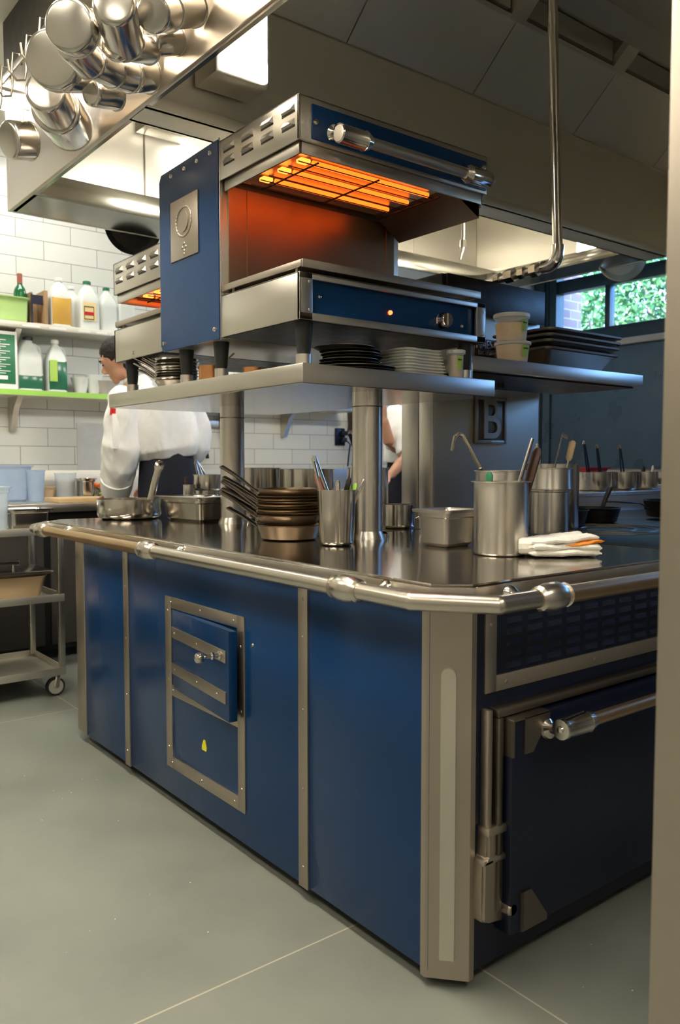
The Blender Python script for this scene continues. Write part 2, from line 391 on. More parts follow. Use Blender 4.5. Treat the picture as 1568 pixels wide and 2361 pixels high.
for k in range(5):
    x=.62+k*.62; MB().box(x-.004,HY1-.024,2.46,x+.004,HY1-.02,3.09).done('wall_seam',M['chrome'],hd)
# central V bank
b=MB().box(HX0+.021,1.35,2.30,HX1-.021,1.362,2.752).box(HX0+.021,1.47,2.30,HX1-.021,1.482,2.752).box(HX0+.021,1.35,2.30,HX1-.021,1.482,2.31)
b.box(HX0+.021,1.338,2.30,HX1-.021,1.35,2.336,.003)
MB().box(HX0+.021,1.344,2.746,HX1-.021,1.352,2.7515).done('fold_seam',M['chrome'],hd)
b.done('plenum',M['hoodp'],hd)
def slope(y0,z0,y1,z1,x0,x1,th=.012):
    d=V((0,y1-y0,z1-z0)).normalized(); n=V((0,-d.z,d.y)) 
    if n.z>0: n=-n
    a=[V((0,y0,z0)),V((0,y1,z1))]; a+= [a[1]-n*th,a[0]-n*th]
    return [(p.y,p.z) for p in a],x0,x1
xs=[-.02,.085,.80,1.505,2.22,2.93,3.07]
for i in range(len(xs)-1):
    pl,a,c=slope(1.35,2.752,1.11,2.962,xs[i]+.0025,xs[i+1]-.0025)
    MB().prism(pl,a,c,'YZ').done('filter_panel',M['hoodp'],hd)
pl,a,c=slope(1.362,2.772,1.10,3.0,-.02,3.07,.01); 
MB().prism([(1.375,2.76),(1.125,2.98),(1.135,2.99),(1.385,2.77)],-.025,3.075,'YZ').done('backing',M['soffit'],hd)
fr=MB()
for i in range(1,len(xs)-1):
    fr.prism([(1.11,2.962),(.975,3.082),(1.02,3.088),(1.14,2.985)],xs[i]-.045,xs[i]+.045,'YZ')
fr.prism([(1.02,3.04),(.93,3.09),(1.05,3.09)],-.02,3.07,'YZ')
fr.prism([(1.115,2.958),(1.098,2.974),(1.12,2.99),(1.135,2.975)],-.02,3.07,'YZ')
fr.done('filter_frame',M['hood'],hd)
for i in range(1,5):
    MB().box(xs[i]+.05,1.10,2.995,xs[i+1]-.05,1.14,3.085).done('baffle',M['hoodp'],hd)
MB().prism([(1.482,2.752),(1.75,2.99),(1.76,2.98),(1.49,2.742)],-.02,3.07,'YZ').done('filter_panel',M['hoodp'],hd)
def hlight(x0,y0,z0,x1,y1,z1,face,lm='lamp'):
    h=MB().box(x0,y0,z0,x1,y1,z1,.004).done('light_housing',M['hood'],hd)
    e=.012;q=MB()
    if face=='-Y':q.box(x0+e,y0-.008,z0+e,x1-e,y0+.001,z1-e,.003)
    if face=='+Y':q.box(x0+e,y1-.001,z0+e,x1-e,y1+.008,z1-e,.003)
    if face=='-X':q.box(x0-.008,y0+e,z0+e,x0+.001,y1-e,z1-e,.003)
    d=q.done('diffuser',M[lm],h)
hlight(.14,1.195,2.405,.345,1.338,2.66,'-Y')
hlight(2.88,1.56,2.335,3.078,1.80,2.5,'-X')
for x in (.45,1.35,2.25): hlight(x,1.484,2.42,x+.3,1.58,2.62,'+Y')
MB().box(.575,2.64,2.80,.83,2.758,2.93,.003).done('junction_box',M['hood'],hd)
gl=MB().ell((.90,2.5,2.83),(.035,.035,.045)).done('globe_lamp',M['lamp'],hd)
MB().cyl((.90,2.5,2.87),(.90,2.5,3.09),.012).done('lamp_stem',M['steel'],hd)
# ---------------------------------------------------------------- gas pipe
gp=thing('gas_pipe','long upright steel pipe dropping from the canopy filters to an elbow above the salamanders','pipe',(1.62,1.0,2.0))
MB().tube([(1.59,1.0,3.088),(1.655,1.0,2.03)],.021,18).done('upright',M['chrome'],gp)
q=MB(); 
q.tube([(1.655,1.0,2.06)]+[(1.655,1.0+.05*(1-math.cos(a)),2.03-.05*math.sin(a)) for a in [i*PI/10 for i in range(6)]]+[(1.655,1.075,1.98)],.027,16)
q.done('elbow',M['chrome'],gp)
MB().tube([(1.655,1.07,1.98),(1.655,1.95,1.95),(1.655,2.0,1.90),(1.655,2.0,1.70)],.017,14).done('branch_pipe',M['steel'],gp)
for y,l,r in ((1.10,.035,.03),(1.17,.03,.026),(1.23,.045,.031),(1.31,.03,.024)):
    MB().tube([(1.655,y,1.979),(1.655,y+l,1.978)],r,6).done('fitting',M['chrome'],gp)
sp=thing('hose_sprayer','slim steel rinse nozzle hanging on its rod inside the canopy','sprayer',(2.13,2.0,2.26))
MB().tube([(2.14,2.0,3.088),(2.14,2.0,2.36)],.010,10).done('rod',M['chrome'],sp)
MB().tube([(2.14,2.0,2.37),(2.14,2.0,2.33)],.018,8).tube([(2.14,2.0,2.34),(2.115,2.0,2.26)],[.013,.008],10).done('nozzle',M['chrome'],sp)
# ================================================================= COOKING ISLAND
isl=thing('cooking_island','long blue enamel cooking range island with steel trim and a wraparound rail','cooking range',(1.5,1.2,0))
CX0,CX1,CY0,CY1=-.04,3.35,-.04,2.42
poly=[(CX0,.022),(.026,CY0),(CX1,CY0),(CX1,CY1),(.03,CY1),(CX0,CY1-.07)]
b=MB().prism(poly,.868,.9); 
def grow(p,d): 
    c=V((1.6,1.2)); return [(x+(d if x>c.x else -d),y+(d if y>c.y else -d)) for x,y in p]
top=b.done('countertop',M['steeld'],isl)
bm=bmesh.new(); bm.from_mesh(top.data); bmesh.ops.bevel(bm,geom=[e for e in bm.edges if abs(e.verts[0].co.z-e.verts[1].co.z)<1e-5],offset=.006,segments=3,affect='EDGES'); 
for f_ in bm.faces:f_.smooth=True
for e in bm.edges:
    if len(e.link_faces)==2: e.smooth=e.calc_face_angle(0)<.5
bm.to_mesh(top.data); bm.free()
pe=[(CX0-.0015,.0215),(.0255,CY0-.0015),(CX1+.0015,CY0-.0015),(CX1+.0015,CY1+.0015),(.0295,CY1+.0015),(CX0-.0015,CY1-.0705)]
MB().prism(pe,.8665,.8925).done('counter_edge',M['steel'],isl)
# carcass and panels
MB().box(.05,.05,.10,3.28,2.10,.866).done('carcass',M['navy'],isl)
MB().box(.06,.06,0,3.2,2.05,.10).done('plinth',M['black'],isl)
ys=[.072,.505,.54,1.615,1.65,2.04]
for a,c in ((.072,.505),(.54,1.615),(1.65,2.04)):
    MB().box(0,a-.01,.037,.012,c+.01,.866,.002).done('blue_panel',M['blue'],isl)
for a in (.502,1.612):
    q=MB().box(-.006,a,.034,.003,a+.041,.866,.0015)
    q.rivets([(-.006,a+.02,z) for z in (.09,.30,.51,.70,.80)],(-1,0,0),.0045)
    q.done('trim_strip',M['trim'],isl)
# corner posts
q=MB().prism([(-.004,.082),(-.004,.068),(.060,-.004),(.075,-.004),(.09,.02),(.02,.09)],.022,.868)
q.done('corner_post',M['trim'],isl)
n_=V((-.745,-.667,0)).normalized(); t_=V((.667,-.745,0)).normalized(); c_=V((.028,.032,0))
def onpost(u,h,z): return c_+t_*u+n_*h+V((0,0,z))
pf=[]
N=10
out=[(-.0175,.07),(.0175,.07)]+[(.0175*math.cos(PI*i/N),.695+.0175*math.sin(PI*i/N)) for i in range(N+1)]
vs=[onpost(u,-.002,z) for u,z in out]+[onpost(u*.9,.010,z) for u,z in out]
nn=len(out)
MB().add(vs,[tuple(range(nn)),tuple(range(nn,2*nn))]+[(i,(i+1)%nn,nn+(i+1)%nn,nn+i) for i in range(nn)]).done('post_inlay',M['hoodp'],isl)
MB().box(-.004,2.045,.04,.05,2.135,.868,.004).done('corner_post',M['trim'],isl)
# hatch
h=MB(); Y0,Y1,Z0,Z1=.812,1.313,.131,.708
for bx in ((Y0+.038,Z0,Y1-.042,Z0+.04),(Y0+.038,Z1-.037,Y1-.042,Z1),(Y0,Z0,Y0+.038,Z1),(Y1-.042,Z0,Y1,Z1),(Y0+.038,.378,Y1-.042,.415)):
    h.box(-.005,bx[0],bx[1],.002,bx[2],bx[3],.001)
h.rivets([(-.005,y,Z1-.018) for y in(.87,1.07,1.27)]+[(-.005,y,Z0+.02) for y in(.87,1.07,1.27)]+[(-.005,y,.397) for y in(.87,1.07,1.26)]+[(-.005,Y0+.018,z) for z in(.2,.43,.62)]+[(-.005,Y1-.02,z) for z in(.2,.43,.66)],(-1,0,0),.0045)
h.done('hatch_frame',M['trim'],isl)
# door leans open about its far edge
ang=math.radians(5.6); P0=V((-.004,1.264,0))
Rz=Matrix.Translation(P0)@Matrix.Rotation(-ang,4,'Z')@Matrix.Translation(-P0)
q=MB(); q.M=Rz; q.box(-.004,.826,.405,.024,1.264,.668,.003)
dr=q.done('hatch_door',M['blue'],isl)
for z in (.575,.455):
    q=MB(); q.M=Rz; q.box(-.008,.842,z,-.003,1.262,z+.036,.001)
    q.rivets([(-.008,y,z+.018) for y in(.90,1.05,1.235)],(-1,0,0),.004); q.done('strap',M['trim'],dr)
q=MB(); q.M=Rz; q.lathe([(.013,0),(.013,.004),(.007,.008),(.006,.016),(.011,.02),(.011,.026),(.006,.03),(.005,.045),(.009,.049),(.015,.056),(.0165,.064),(.014,.073),(.007,.078),(0,.079)],c=(-.008,.875,.593),n=20,axis=(-1,0,0))
q.done('knob',M['chrome'],dr)
MB().prism([(1.072,.250),(1.045,.250),(1.043,.262),(1.053,.284),(1.062,.284),(1.073,.262)],-.002,.0005,'YZ').done('sticker',M['yellow'],isl)
MB().rivets([(0,.772,.634)],(-1,0,0),.006,.004).done('screw',M['chrome'],isl)
# oven side (y = 0)
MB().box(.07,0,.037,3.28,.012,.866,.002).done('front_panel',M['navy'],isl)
q=MB(); X1=2.3
for bx in ((.138,.650,X1,.686),(.138,.842,X1,.862),(.102,.650,.138,.862)): q.box(bx[0],-.005,bx[1],bx[2],.002,bx[3],.001)
q.rivets([(.12,-.005,.80),(.17,-.005,.667),(.5,-.005,.667),(.85,-.005,.667)],(0,-1,0),.0045)
q.done('grille_frame',M['trim'],isl)
q=MB()
for i in range(16):
    for j in range(6):
        x=.175+i*.072; z=.698+j*.025
        q.add([(x,0,z+.010),(x+.052,0,z+.010),(x+.052,0,z-.004),(x,0,z-.004),(x+.006,-.006,z-.002),(x+.046,-.006,z-.002)],[(0,1,5,4),(0,4,3),(1,2,5),(3,4,5,2)])
q.done('louvre_grille',M['louvre'],isl)
# oven door with frame, corners and handle
MB().box(.118,-.03,.60,2.0,0,.618,.003).box(.118,-.032,.17,.134,0,.60,.003).done('door_frame',M['dark_metal'],isl)
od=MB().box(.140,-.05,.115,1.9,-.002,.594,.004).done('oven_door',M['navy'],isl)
for z0,z1,s in ((.594,.515,1),(.117,.205,-1)):
    q=MB().prism([(.176,z0+.002*s),(.262,z0+.002*s),(.262,z0-.012*s),(.22,z1+.02*s),(.205,z1),(.176,z1)],-.055,-.049,'XZ')
    q.box(.138,-.055,min(z0,z1)+(.0),.142,-.004,max(z0,z1)) if s>0 else q.box(.172,-.055,z0,.178,-.03,z1)
    if s>0: q.box(.138,-.055,z0-.001,.262,-.004,z0+.004,.001)
    q.done('corner_bracket',M['dark_metal'],od)
hb=MB().tube([(.25,-.118,.578),(1.9,-.118,.578)],.0145,18).done('handle_bar',M['brass'],od)
q=MB().tube([(.215,-.118,.578),(.222,-.118,.578),(.224,-.118,.578),(.30,-.118,.578),(.304,-.118,.578),(.322,-.118,.578)],[.022,.024,.0235,.0235,.025,.021],14)
q.lathe([(.009,0),(.007,.004),(0,.005)],c=(.215,-.118,.578),axis=(-1,0,0),n=12)
q.lathe([(.024,0),(.022,.008),(.012,.014),(.0105,.04),(.013,.05),(.012,.075)],c=(.255,-.052,.556),axis=(0,-1,.25),n=18)
q.done('handle_bracket',M['chrome'],od)
# hinge arm
hg=MB()
HP_=[(.089,.362),(.140,.352),(.147,.319),(.148,.285),(.156,.251),(.180,.220),(.194,.202),(.210,.180),(.205,.150),(.196,.120),(.182,.122),(.168,.135),(.128,.146),(.100,.150),(.075,.160),(.072,.22),(.074,.288),(.086,.300)]
hg.prism(HP_,-.026,0,'XZ')
hg.prism([(.077,.29),(.089,.302),(.089,.35),(.100,.352),(.104,.30),(.098,.28),(.092,.17),(.075,.165)],-.034,-.020,'XZ')
hg.box(.084,-.036,.346,.148,-.004,.364,.004).box(.072,-.034,.283,.150,-.004,.298,.005)
hg.lathe([(.015,0),(.015,.02),(.012,.024),(0,.024)],c=(.150,-.026,.172),axis=(0,-1,0),n=18)
hg.tube([(.196,-.02,.20),(.204,-.026,.17),(.192,-.022,.122)],[.010,.013,.008],10)
MB().box(.092,-.024,.35,.108,-.0,.62,.004).done('hinge_bar',M['trim'],isl)
MB().box(.108,-.014,.35,.117,-.0,.61,.001).done('hinge_channel',M['black'],isl)
hg.done('door_hinge',M['trim'],isl)
# rail
RZ=.870
path=[(.16,2.505,RZ),(.0,2.50,RZ),(-.092,2.37,RZ),(-.092,.022,RZ),(.012,-.118,RZ),(3.0,-.118,RZ)]
def railseg(pp,mm):
    q=MB()
    for a,c in zip(pp,pp[1:]): q.tube([a,c],.0195,20)
    for p_ in pp[1:-1]: q.ell(p_,(.0196,)*3,n=18,m=12)
    return q.done('guard_rail',M[mm],isl)
railseg([path[0],path[1],path[2],(-.092,2.25,RZ)],'rail')
railseg([(-.092,2.25,RZ),(-.092,1.26,RZ)],'brass')['label']='amber stained rail length'
railseg([(-.092,1.26,RZ),path[3],path[4],(.17,-.118,RZ)],'rail')
railseg([(.18,-.118,RZ),(3.0,-.118,RZ)],'brass')['label']='amber stained rail length'
def coupling(p,d):
    d=V(d).normalized(); p=V(p)
    q=MB().tube([p-d*.048,p-d*.042,p-d*.040,p-d*.030,p-d*.012,p+d*.012,p+d*.030,p+d*.040,p+d*.042,p+d*.048],[.021,.027,.022,.027,.031,.031,.027,.022,.027,.021],14)
    q.done('rail_coupling',M['rail'],isl)
for p,d in (((-.092,.232,RZ),(0,1,0)),((-.092,1.25,RZ),(0,1,0)),((-.092,2.26,RZ),(0,1,0)),((.178,-.118,RZ),(1,0,0)),((1.3,-.118,RZ),(1,0,0))): coupling(p,d)
for p,d in (((-.092,.155,RZ),(1,0,.12)),((-.092,1.11,RZ),(1,0,.12)),((-.092,2.09,RZ),(1,0,.12)),((.105,-.118,RZ),(0,1,.12)),((1.2,-.118,RZ),(0,1,.12))):
    d=V(d).normalized();p=V(p)
    MB().lathe([(.013,0),(.0095,.02),(.0095,.028),(.014,.038),(.019,.046),(.019,.055)],c=p,axis=d,n=16).done('rail_bracket',M['chrome'],isl)
# flat top burner plate with rings, raised ledge
MB().box(.98,.12,.8995,2.0,1.05,.9025,.001).done('burner_plate',M['black_iron'],isl)
q=MB()
for r in (.10,.175,.235): q.lathe([(r-.006,.9025),(r-.004,.9055),(r+.004,.9055),(r+.006,.9025)],c=(1.45,.60,0),n=48)
q.done('burner_ring',M['dark_metal'],isl)
MB().box(.975,.10,.899,.98,1.07,.9015).box(.36,1.05,.899,.98,1.053,.901).done('counter_seam',M['black'],isl)
MB().box(2.05,1.28,.90,3.3,2.2,.985,.003).box(2.03,1.26,.985,3.32,2.22,1.0,.003).done('raised_ledge',M['steel'],isl)
# ---------------------------------------------------------------- overshelf on two columns
sh=thing('overshelf','raised steel shelf carried on two round columns above the island counter','shelf',(.55,1.4,.9))
MB().box(.155,.742,1.38,.977,2.14,1.436,.003).done('shelf_board',M['steel'],sh)
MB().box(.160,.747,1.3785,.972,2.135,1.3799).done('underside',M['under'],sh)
for y in (.885,1.745):
    c=MB().tube([(.517,y,.9),(.517,y,1.3795)],.0495,40).done('column',M['steelv'],sh,org=(.517,y,.9))
    MB().lathe([(.060,0),(.058,.008),(.052,.020),(.050,.026)],c=(.517,y,.900),n=40).done('base_flare',M['steelv'],c)
    MB().lathe([(.0505,0),(.0515,.002),(.0505,.004)],c=(.517,y,1.33),n=40).done('collar',M['dark_metal'],c)
    MB().lathe([(.018,0),(.016,.012),(.008,.02),(0,.022)],c=(.585,y-.005,.9005),n=16).done('bolt_cap',M['chrome'],c)
# ---------------------------------------------------------------- backguard tower
PX0,PX1,PY0=1.265,1.965,1.33
tw=thing('range_backguard','tall steel backguard tower on the island carrying a letter plaque and maker sign','backguard',(1.6,1.5,.9))
MB().box(PX0,PY0,.9,PX1,1.53,1.84,.004).done('body',M['hoodp'],tw)
MB().box(PX0-.006,PY0+.002,.9,PX0,PY0+.088,1.5,.002).box(PX0-.006,PY0+.093,.9,PX0,PY0+.199,1.5,.002).done('side_cladding',M['steelv'],tw)
MB().box(PX0+.02,PY0-.02,1.84,PX1,1.55,1.95,.004).box(PX0+.04,PY0-.035,1.80,PX1-.01,PY0-.001,1.95,.003).done('black_panel',M['black_iron'],tw)
pq=MB().box(1.508,PY0-.012,1.235,1.712,PY0-.0005,1.445,.004).done('letter_plaque',M['dark_metal'],tw)
q=MB()
for bx in ((1.522,1.235,1.698,1.250),(1.522,1.430,1.698,1.445),(1.508,1.235,1.522,1.445),(1.698,1.235,1.712,1.445)): q.box(bx[0],PY0-.018,bx[1],bx[2],PY0-.011,bx[3],.001)
q.rivets([(1.61,PY0-.018,1.4375),(1.61,PY0-.018,1.2425)],(0,-1,0),.007)
q.done('plaque_border',M['trim'],pq)
def facing_y(x,y,z,s=1): return Matrix.Translation((x,y,z))@Matrix.Rotation(PI/2,4,'X')
text_mesh('letter','B',.255,.004,facing_y(1.61,PY0-.014,1.336)@Matrix.Diagonal((.92,1,1,1)),M['trim'],pq,.0015)
ms=MB().box(1.502,PY0-.010,1.615,1.76,PY0-.0005,1.70,.002).done('maker_sign',M['dark_metal'],tw)
text_mesh('lettering','MAESTRO',.052,.003,facing_y(1.606,PY0-.012,1.673)@Matrix.Diagonal((.85,1,1,1)),M['trim'],ms,.0006)
text_mesh('lettering','BONNET',.026,.003,facing_y(1.603,PY0-.012,1.637)@Matrix.Diagonal((1.5,1,1,1)),M['trim'],ms,.0006)
MB().box(1.52,PY0-.013,1.650,1.73,PY0-.009,1.653).done('rule',M['brass'],ms)
s2=thing('wall_shelf','steel cantilever shelf on the backguard tower holding tubs and dark pans','shelf',(1.6,1.0,1.5))
MB().box(.985,.86,1.485,2.09,PY0-.001,1.535,.003).done('shelf_board',M['steel'],s2)
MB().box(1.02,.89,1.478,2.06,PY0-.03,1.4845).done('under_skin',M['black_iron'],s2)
for x in (1.35,1.42): MB().cyl((x,1.1,1.4845),(x,1.1,1.46),.012).done('stud',M['black'],s2)
# ================================================================= SALAMANDERS
sg=thing('salamander_grill','back to back salamander grills with blue centre housing and glowing elements on the overshelf','salamander grill',(.54,1.4,1.437))
SX0,SX1=.15,.935
def grill(y0,y1,zb,zt,hz0,hz1,front,parts_x0=SX0,detail=True):
    # y0 = open front edge, y1 = edge against the housing
    a,b_=min(y0,y1),max(y0,y1); s=1 if y1>y0 else -1
    base=MB()
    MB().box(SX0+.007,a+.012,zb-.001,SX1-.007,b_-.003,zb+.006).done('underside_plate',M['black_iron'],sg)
    base.box(SX0,a,zb,SX0+.006,b_,zt,.002).box(SX1-.006,a,zb,SX1,b_,zt,.002)
    base.box(SX0,a,zt-.006,SX1,b_,zt,.002)
    fy=y0
    # framed front
    base.box(SX0,fy,zb,SX0+.047,fy+.012*s,zt,.002).box(SX1-.045,fy,zb,SX1,fy+.012*s,zt,.002).box(SX0,fy,zb,SX1,fy+.012*s,zb+.022,.002).box(SX0,fy,zt-.018,SX1,fy+.012*s,zt,.002)
    base.rivets([(SX0+.035,fy,zb+.03),(SX0+.035,fy,zt-.025),(SX1-.012,fy,zb+.03),(SX1-.012,fy,zt-.03)],(0,-s,0),.004)
    base.done('base_box',M['steel'],sg)
    MB().box(SX0+.047,fy+.020*s,zb+.02,SX1-.045,fy+.026*s,zt-.016).done('control_panel',M['blue'],sg)
    if detail:
        for q_ in ((.235,fy+.020,zb+.075),(.835,fy+.020,zb+.05)): MB().rivets([q_],(0,-1,0),.007,.005).done('screw',M['chrome'],sg)
        MB().lathe([(.007,0),(.006,.006),(0,.009)],c=(.512,fy+.020,zb+.06),axis=(0,-1,0),n=14).done('pilot_light',M['red_led'],sg)
        MB().lathe([(.026,0),(.027,.006),(.024,.012),(.024,.030),(.022,.034),(0,.034)],c=(.738,fy+.020,zb+.058),axis=(0,-1,0),n=24).box(.735,fy-.018,zb+.04,.741,fy-.010,zb+.078).done('control_knob',M['chrome'],sg)
    # tray
    tr=MB().box(SX0+.008,a+.0,zt+.022,SX1-.03,b_-.002*s if s>0 else b_,zt+.027).box(SX0+.008,fy-.004*s,zt+.012,SX1-.03,fy+.004*s,zt+.036,.002).box(SX0+.004,a,zt+.014,SX0+.012,b_,zt+.034,.002).box(SX1-.036,a,zt+.014,SX1-.028,b_,zt+.034,.002)
    for x in (SX0+.02,SX1-.05):
        for y in (a+.04,b_-.05): tr.cyl((x,y,zt),(x,y,zt+.023),.005,n=8)
    tr.done('drip_tray',M['trim'],sg)
    # hood
    h=MB()
    h.box(SX0,a,hz1-.006,SX1,b_,hz1,.002).box(SX0,a,hz0,SX0+.006,b_,hz1,.002).box(SX1-.006,a,hz0,SX1,b_,hz1,.002).box(SX0,fy,hz0,SX1,fy+.010*s,hz1,.002)
    h.box(SX0+.01,a+.005,hz0+.03,SX1-.01,b_,hz0+.035)
    h.done('hood_box',M['steel'],sg)
    n=4
    for i in range(n):
        for zz in (hz0+.044,hz0+.084):
            yc=a+.052+i*(b_-a-.09)/3.2
            L=MB().add([(SX0+.001,yc-.030,zz+.022),(SX0+.001,yc+.030,zz+.022),(SX0+.001,yc+.034,zz),(SX0+.001,yc-.034,zz),(SX0-.011,yc-.022,zz+.004),(SX0-.011,yc+.022,zz+.004)],[(0,1,5,4),(0,4,3),(1,2,5),(3,4,5,2)]).done('louvre',M['steel'],sg)
            MB().box(SX0-.0008,yc-.033,zz-.005,SX0+.0005,yc+.033,zz+.001).done('slot',M['black'],L)
    # skirt (open below)
    k=MB(); zb2=hz0-.033
    k.box(SX0+.012,a+.012,zb2,SX0+.018,b_-.01,hz0+.005,.001).box(SX1-.018,a+.012,zb2-.012,SX1-.012,b_-.01,hz0+.005,.001)
    yy=fy+.012*s; k.box(SX0+.012,yy,zb2,SX1-.012,yy+.006*s,hz0+.005,.001)
    k.box(SX0+.07,a+.05,hz0+.0,SX1-.08,b_-.03,hz0+.004)
    # inward sloping reflectors
    k.done('heat_skirt',M['steel'],sg); k=MB()
    k.add([(SX1-.0185,a+.02,zb2-.045),(SX1-.0185,b_-.02,zb2-.045),(SX1-.0185,b_-.02,hz0),(SX1-.0185,a+.02,hz0)],[(0,1,2,3)])
    k.add([(SX1-.018,a+.02,zb2-.045),(SX1-.018,b_-.02,zb2-.045),(SX1-.15,b_-.03,hz0),(SX1-.15,a+.03,hz0)],[(0,1,2,3)])
    k.done('reflector',M['dark_metal'],sg); k=MB()
    k.add([(SX0+.018,a+.02,zb2),(SX0+.018,b_-.02,zb2),(SX0+.07,b_-.03,hz0),(SX0+.07,a+.03,hz0)],[(0,1,2,3)])
    k.done('reflector',M['dark_metal'],sg)
    for i,y in enumerate((.235,.46,.69)):
        yy=a+(b_-a)*y
        MB().tube([(.275,yy,hz0-.012),(.755,yy,hz0-.012)],.0085,10).done('heating_element',M['heater'],sg)
        MB().box(.222,yy-.014,hz0-.020,.258,yy+.014,hz0-.008,.003).done('element_end',M['heater2'],sg)
    g=MB()
    for x in (.262,.50,.765): g.tube([(x,a+.06,hz0-.027),(x,b_-.08,hz0-.027)],.0032,6)
    for i,y in enumerate((.20,.31,.43,.55,.66,.78)):
        g.tube([(.21,a+(b_-a)*y,hz0-.024),(.78,a+(b_-a)*y,hz0-.024)],.0018,6)
    g.done('guard_wire',M['black_iron'],sg)
grill(.75,1.195,1.56,1.695,2.062,2.187,True)
grill(2.06,1.628,1.56,1.69,1.832,1.957,False,detail=False)
MB().box(SX0+.004,1.197,1.558,SX1,1.626,2.192,.004).box(SX0+.0,1.195,1.553,SX0+.004,1.201,2.2,.001).done('centre_housing',M['steel'],sg)
MB().box(SX0+.03,1.190,1.70,SX1-.03,1.1965,2.05).box(SX0+.10,1.188,1.70,SX0+.104,1.192,2.05).box(SX1-.07,1.188,1.70,SX1-.066,1.192,2.05).done('cavity_back',M['dirty'],sg)
# shaped blue side plate
pl=[(1.201,1.556),(1.60,1.556),(1.626,1.575),(1.626,2.165),(1.61,2.188),(1.201,2.194)]
sp_=MB().prism(pl,SX0-.003,SX0+.004,'YZ').done('blue_side_plate',M['blue'],sg)
for y,z in [(y,2.165) for y in (1.25,1.34,1.43,1.53)]+[(1.60,1.585),(1.23,1.59)]: MB().rivets([(SX0-.003,y,z)],(-1,0,0),.0085,.006).done('bolt',M['chrome'],sp_)
pqe=MB().box(SX0-.008,1.331,1.861,SX0-.003,1.531,2.07,.002).done('maker_plaque',M['brass'],sp_)
pqe.data.materials[0]=M['trim']
q=MB(); cy_,cz_=1.431,1.985
for i in range(26):
    a=i*2*PI/26; q.ell((SX0-.009,cy_+.055*math.cos(a),cz_+.05*math.sin(a)),(.003,.010,.005),8,6,Matrix.Rotation(a+PI/2,3,'X'))
q.lathe([(.035,0),(.036,.003),(.030,.004),(.026,.003),(.012,.0045),(0,.005)],c=(SX0-.008,cy_,cz_),axis=(-1,0,0),n=24)
for dy,dz in ((0,-.075),(.012,-.088),(-.012,-.088),(0,-.1)): q.ell((SX0-.008,cy_+dy,cz_+dz),(.003,.008,.006),8,6)
q.rivets([(SX0-.008,cy_,2.057),(SX0-.008,cy_,1.874)],(-1,0,0),.007,.003)
q.done('embossed_crest',M['trim'],pqe)
# front hood: blue band and handle
MB().box(.192,.7445,2.070,.925,.7505,2.168,.003).done('front_band',M['blue'],sg)
for q_ in ((.205,.7445,2.118),(.91,.7445,2.145)): MB().rivets([q_],(0,-1,0),.009,.006).done('screw',M['chrome'],sg)
hb=MB().tube([(.26,.672,2.072),(.87,.672,2.072)],.0165,20).done('grill_handle',M['steel'],sg)
for x,s in ((.23,1),(.855,-1)):
    q=MB().tube([(x,.672,2.072),(x+.004*s,.672,2.072),(x+.09*s,.672,2.072),(x+.094*s,.672,2.072),(x+.115*s,.672,2.072)],[.023,.0265,.0265,.029,.020],14)
    q.lathe([(.012,0),(.013,.02),(.011,.035),(.02,.06),(.024,.066),(.024,.074)],c=(x+.035*s,.676,2.078),axis=(0,1,.35),n=16)
    q.ell((x+.02*s,.69,2.092),(.018,.018,.018),12,8).ell((x+.055*s,.69,2.092),(.018,.018,.018),12,8)
    q.done('handle_mount',M['chrome'],hb)
q=MB()
for x,y in ((.2,.80),(.2,1.28),(.2,1.53),(.2,2.0),(.885,.80),(.885,1.28),(.885,1.53),(.885,2.0)):
    ft=MB().lathe([(.0,1.466),(.0185,1.466),(.021,1.48),(.0265,1.545),(.0275,1.560),(0,1.560)],c=(x,y,0),n=20).done('foot',M['rubber'],sg)
    MB().lathe([(0,1.4365),(.0235,1.4365),(.0235,1.468),(0,1.468)],c=(x,y,0),n=20).done('foot_collar',M['steel'],ft)
# ================================================================= VESSEL KIT
def vessel(r,h,rb=None,t=.002,lip=.004,curve=.012,n=44,lipt=.003,mid=None):
    rb=r if rb is None else rb
    p=[(0,0),(rb-curve,0)]+[(rb-curve+curve*math.sin(a),curve-curve*math.cos(a)) for a in (PI/6,PI/3,PI/2)]
    if mid: p+=mid
    p+=[(r,h-lipt),(r+lip,h-lipt*.8),(r+lip,h),(r-t,h)]
    if mid: p+=[(a-t,z) for a,z in mid[::-1]]
    p+=[(rb-t,curve+t),(rb-curve,t*1.5),(0,t*1.5)]
    return p
def can(name,label,cat,x,y,z,r,h,m='pot',group=None,**k):
    t=thing(name,label,cat,(x,y,z),group)
    MB().lathe(vessel(r,h,**k),c=(x,y,z),n=48).done('body',M[m],t)
    return t
def handle_strap(mb,p0,p1,w=.012,th=.003,sag=.0,n=6):
    p0=V(p0);p1=V(p1); pts=[p0.lerp(p1,i/n)+V((0,0,sag*math.sin(PI*i/n))) for i in range(n+1)]
    mb.tube(pts,1,8,sq=(th,w)); return mb
CT=.9005
# saute pan with handle
t=thing('saute_pan','shiny straight-sided saute pan with upright handle at the counter corner beside the hotel pan','pan',(.305,2.29,CT))
MB().lathe(vessel(.142,.088,lip=.003,curve=.026),c=(.305,2.29,CT),n=56).done('body',M['chrome'],t)
q=MB(); q.tube([(.345,2.165,.972),(.348,2.16,.985),(.365,2.155,1.06),(.383,2.15,1.125)],1,12,sq=(.005,.0155),up=(.4,.9,0)).tube([(.380,2.15,1.115),(.384,2.15,1.13),(.392,2.15,1.150),(.395,2.15,1.158)],[.9,1.2,1.1,.5],12,sq=(.003,.0175),up=(.4,.9,0))
q.ell((.34,2.16,.965),(.02,.012,.02))
q.done('handle',M['chrome'],t)
MB().cyl((.388,2.145,1.143),(.390,2.155,1.143),.005,n=12).done('hanging_hole',M['black'],t)
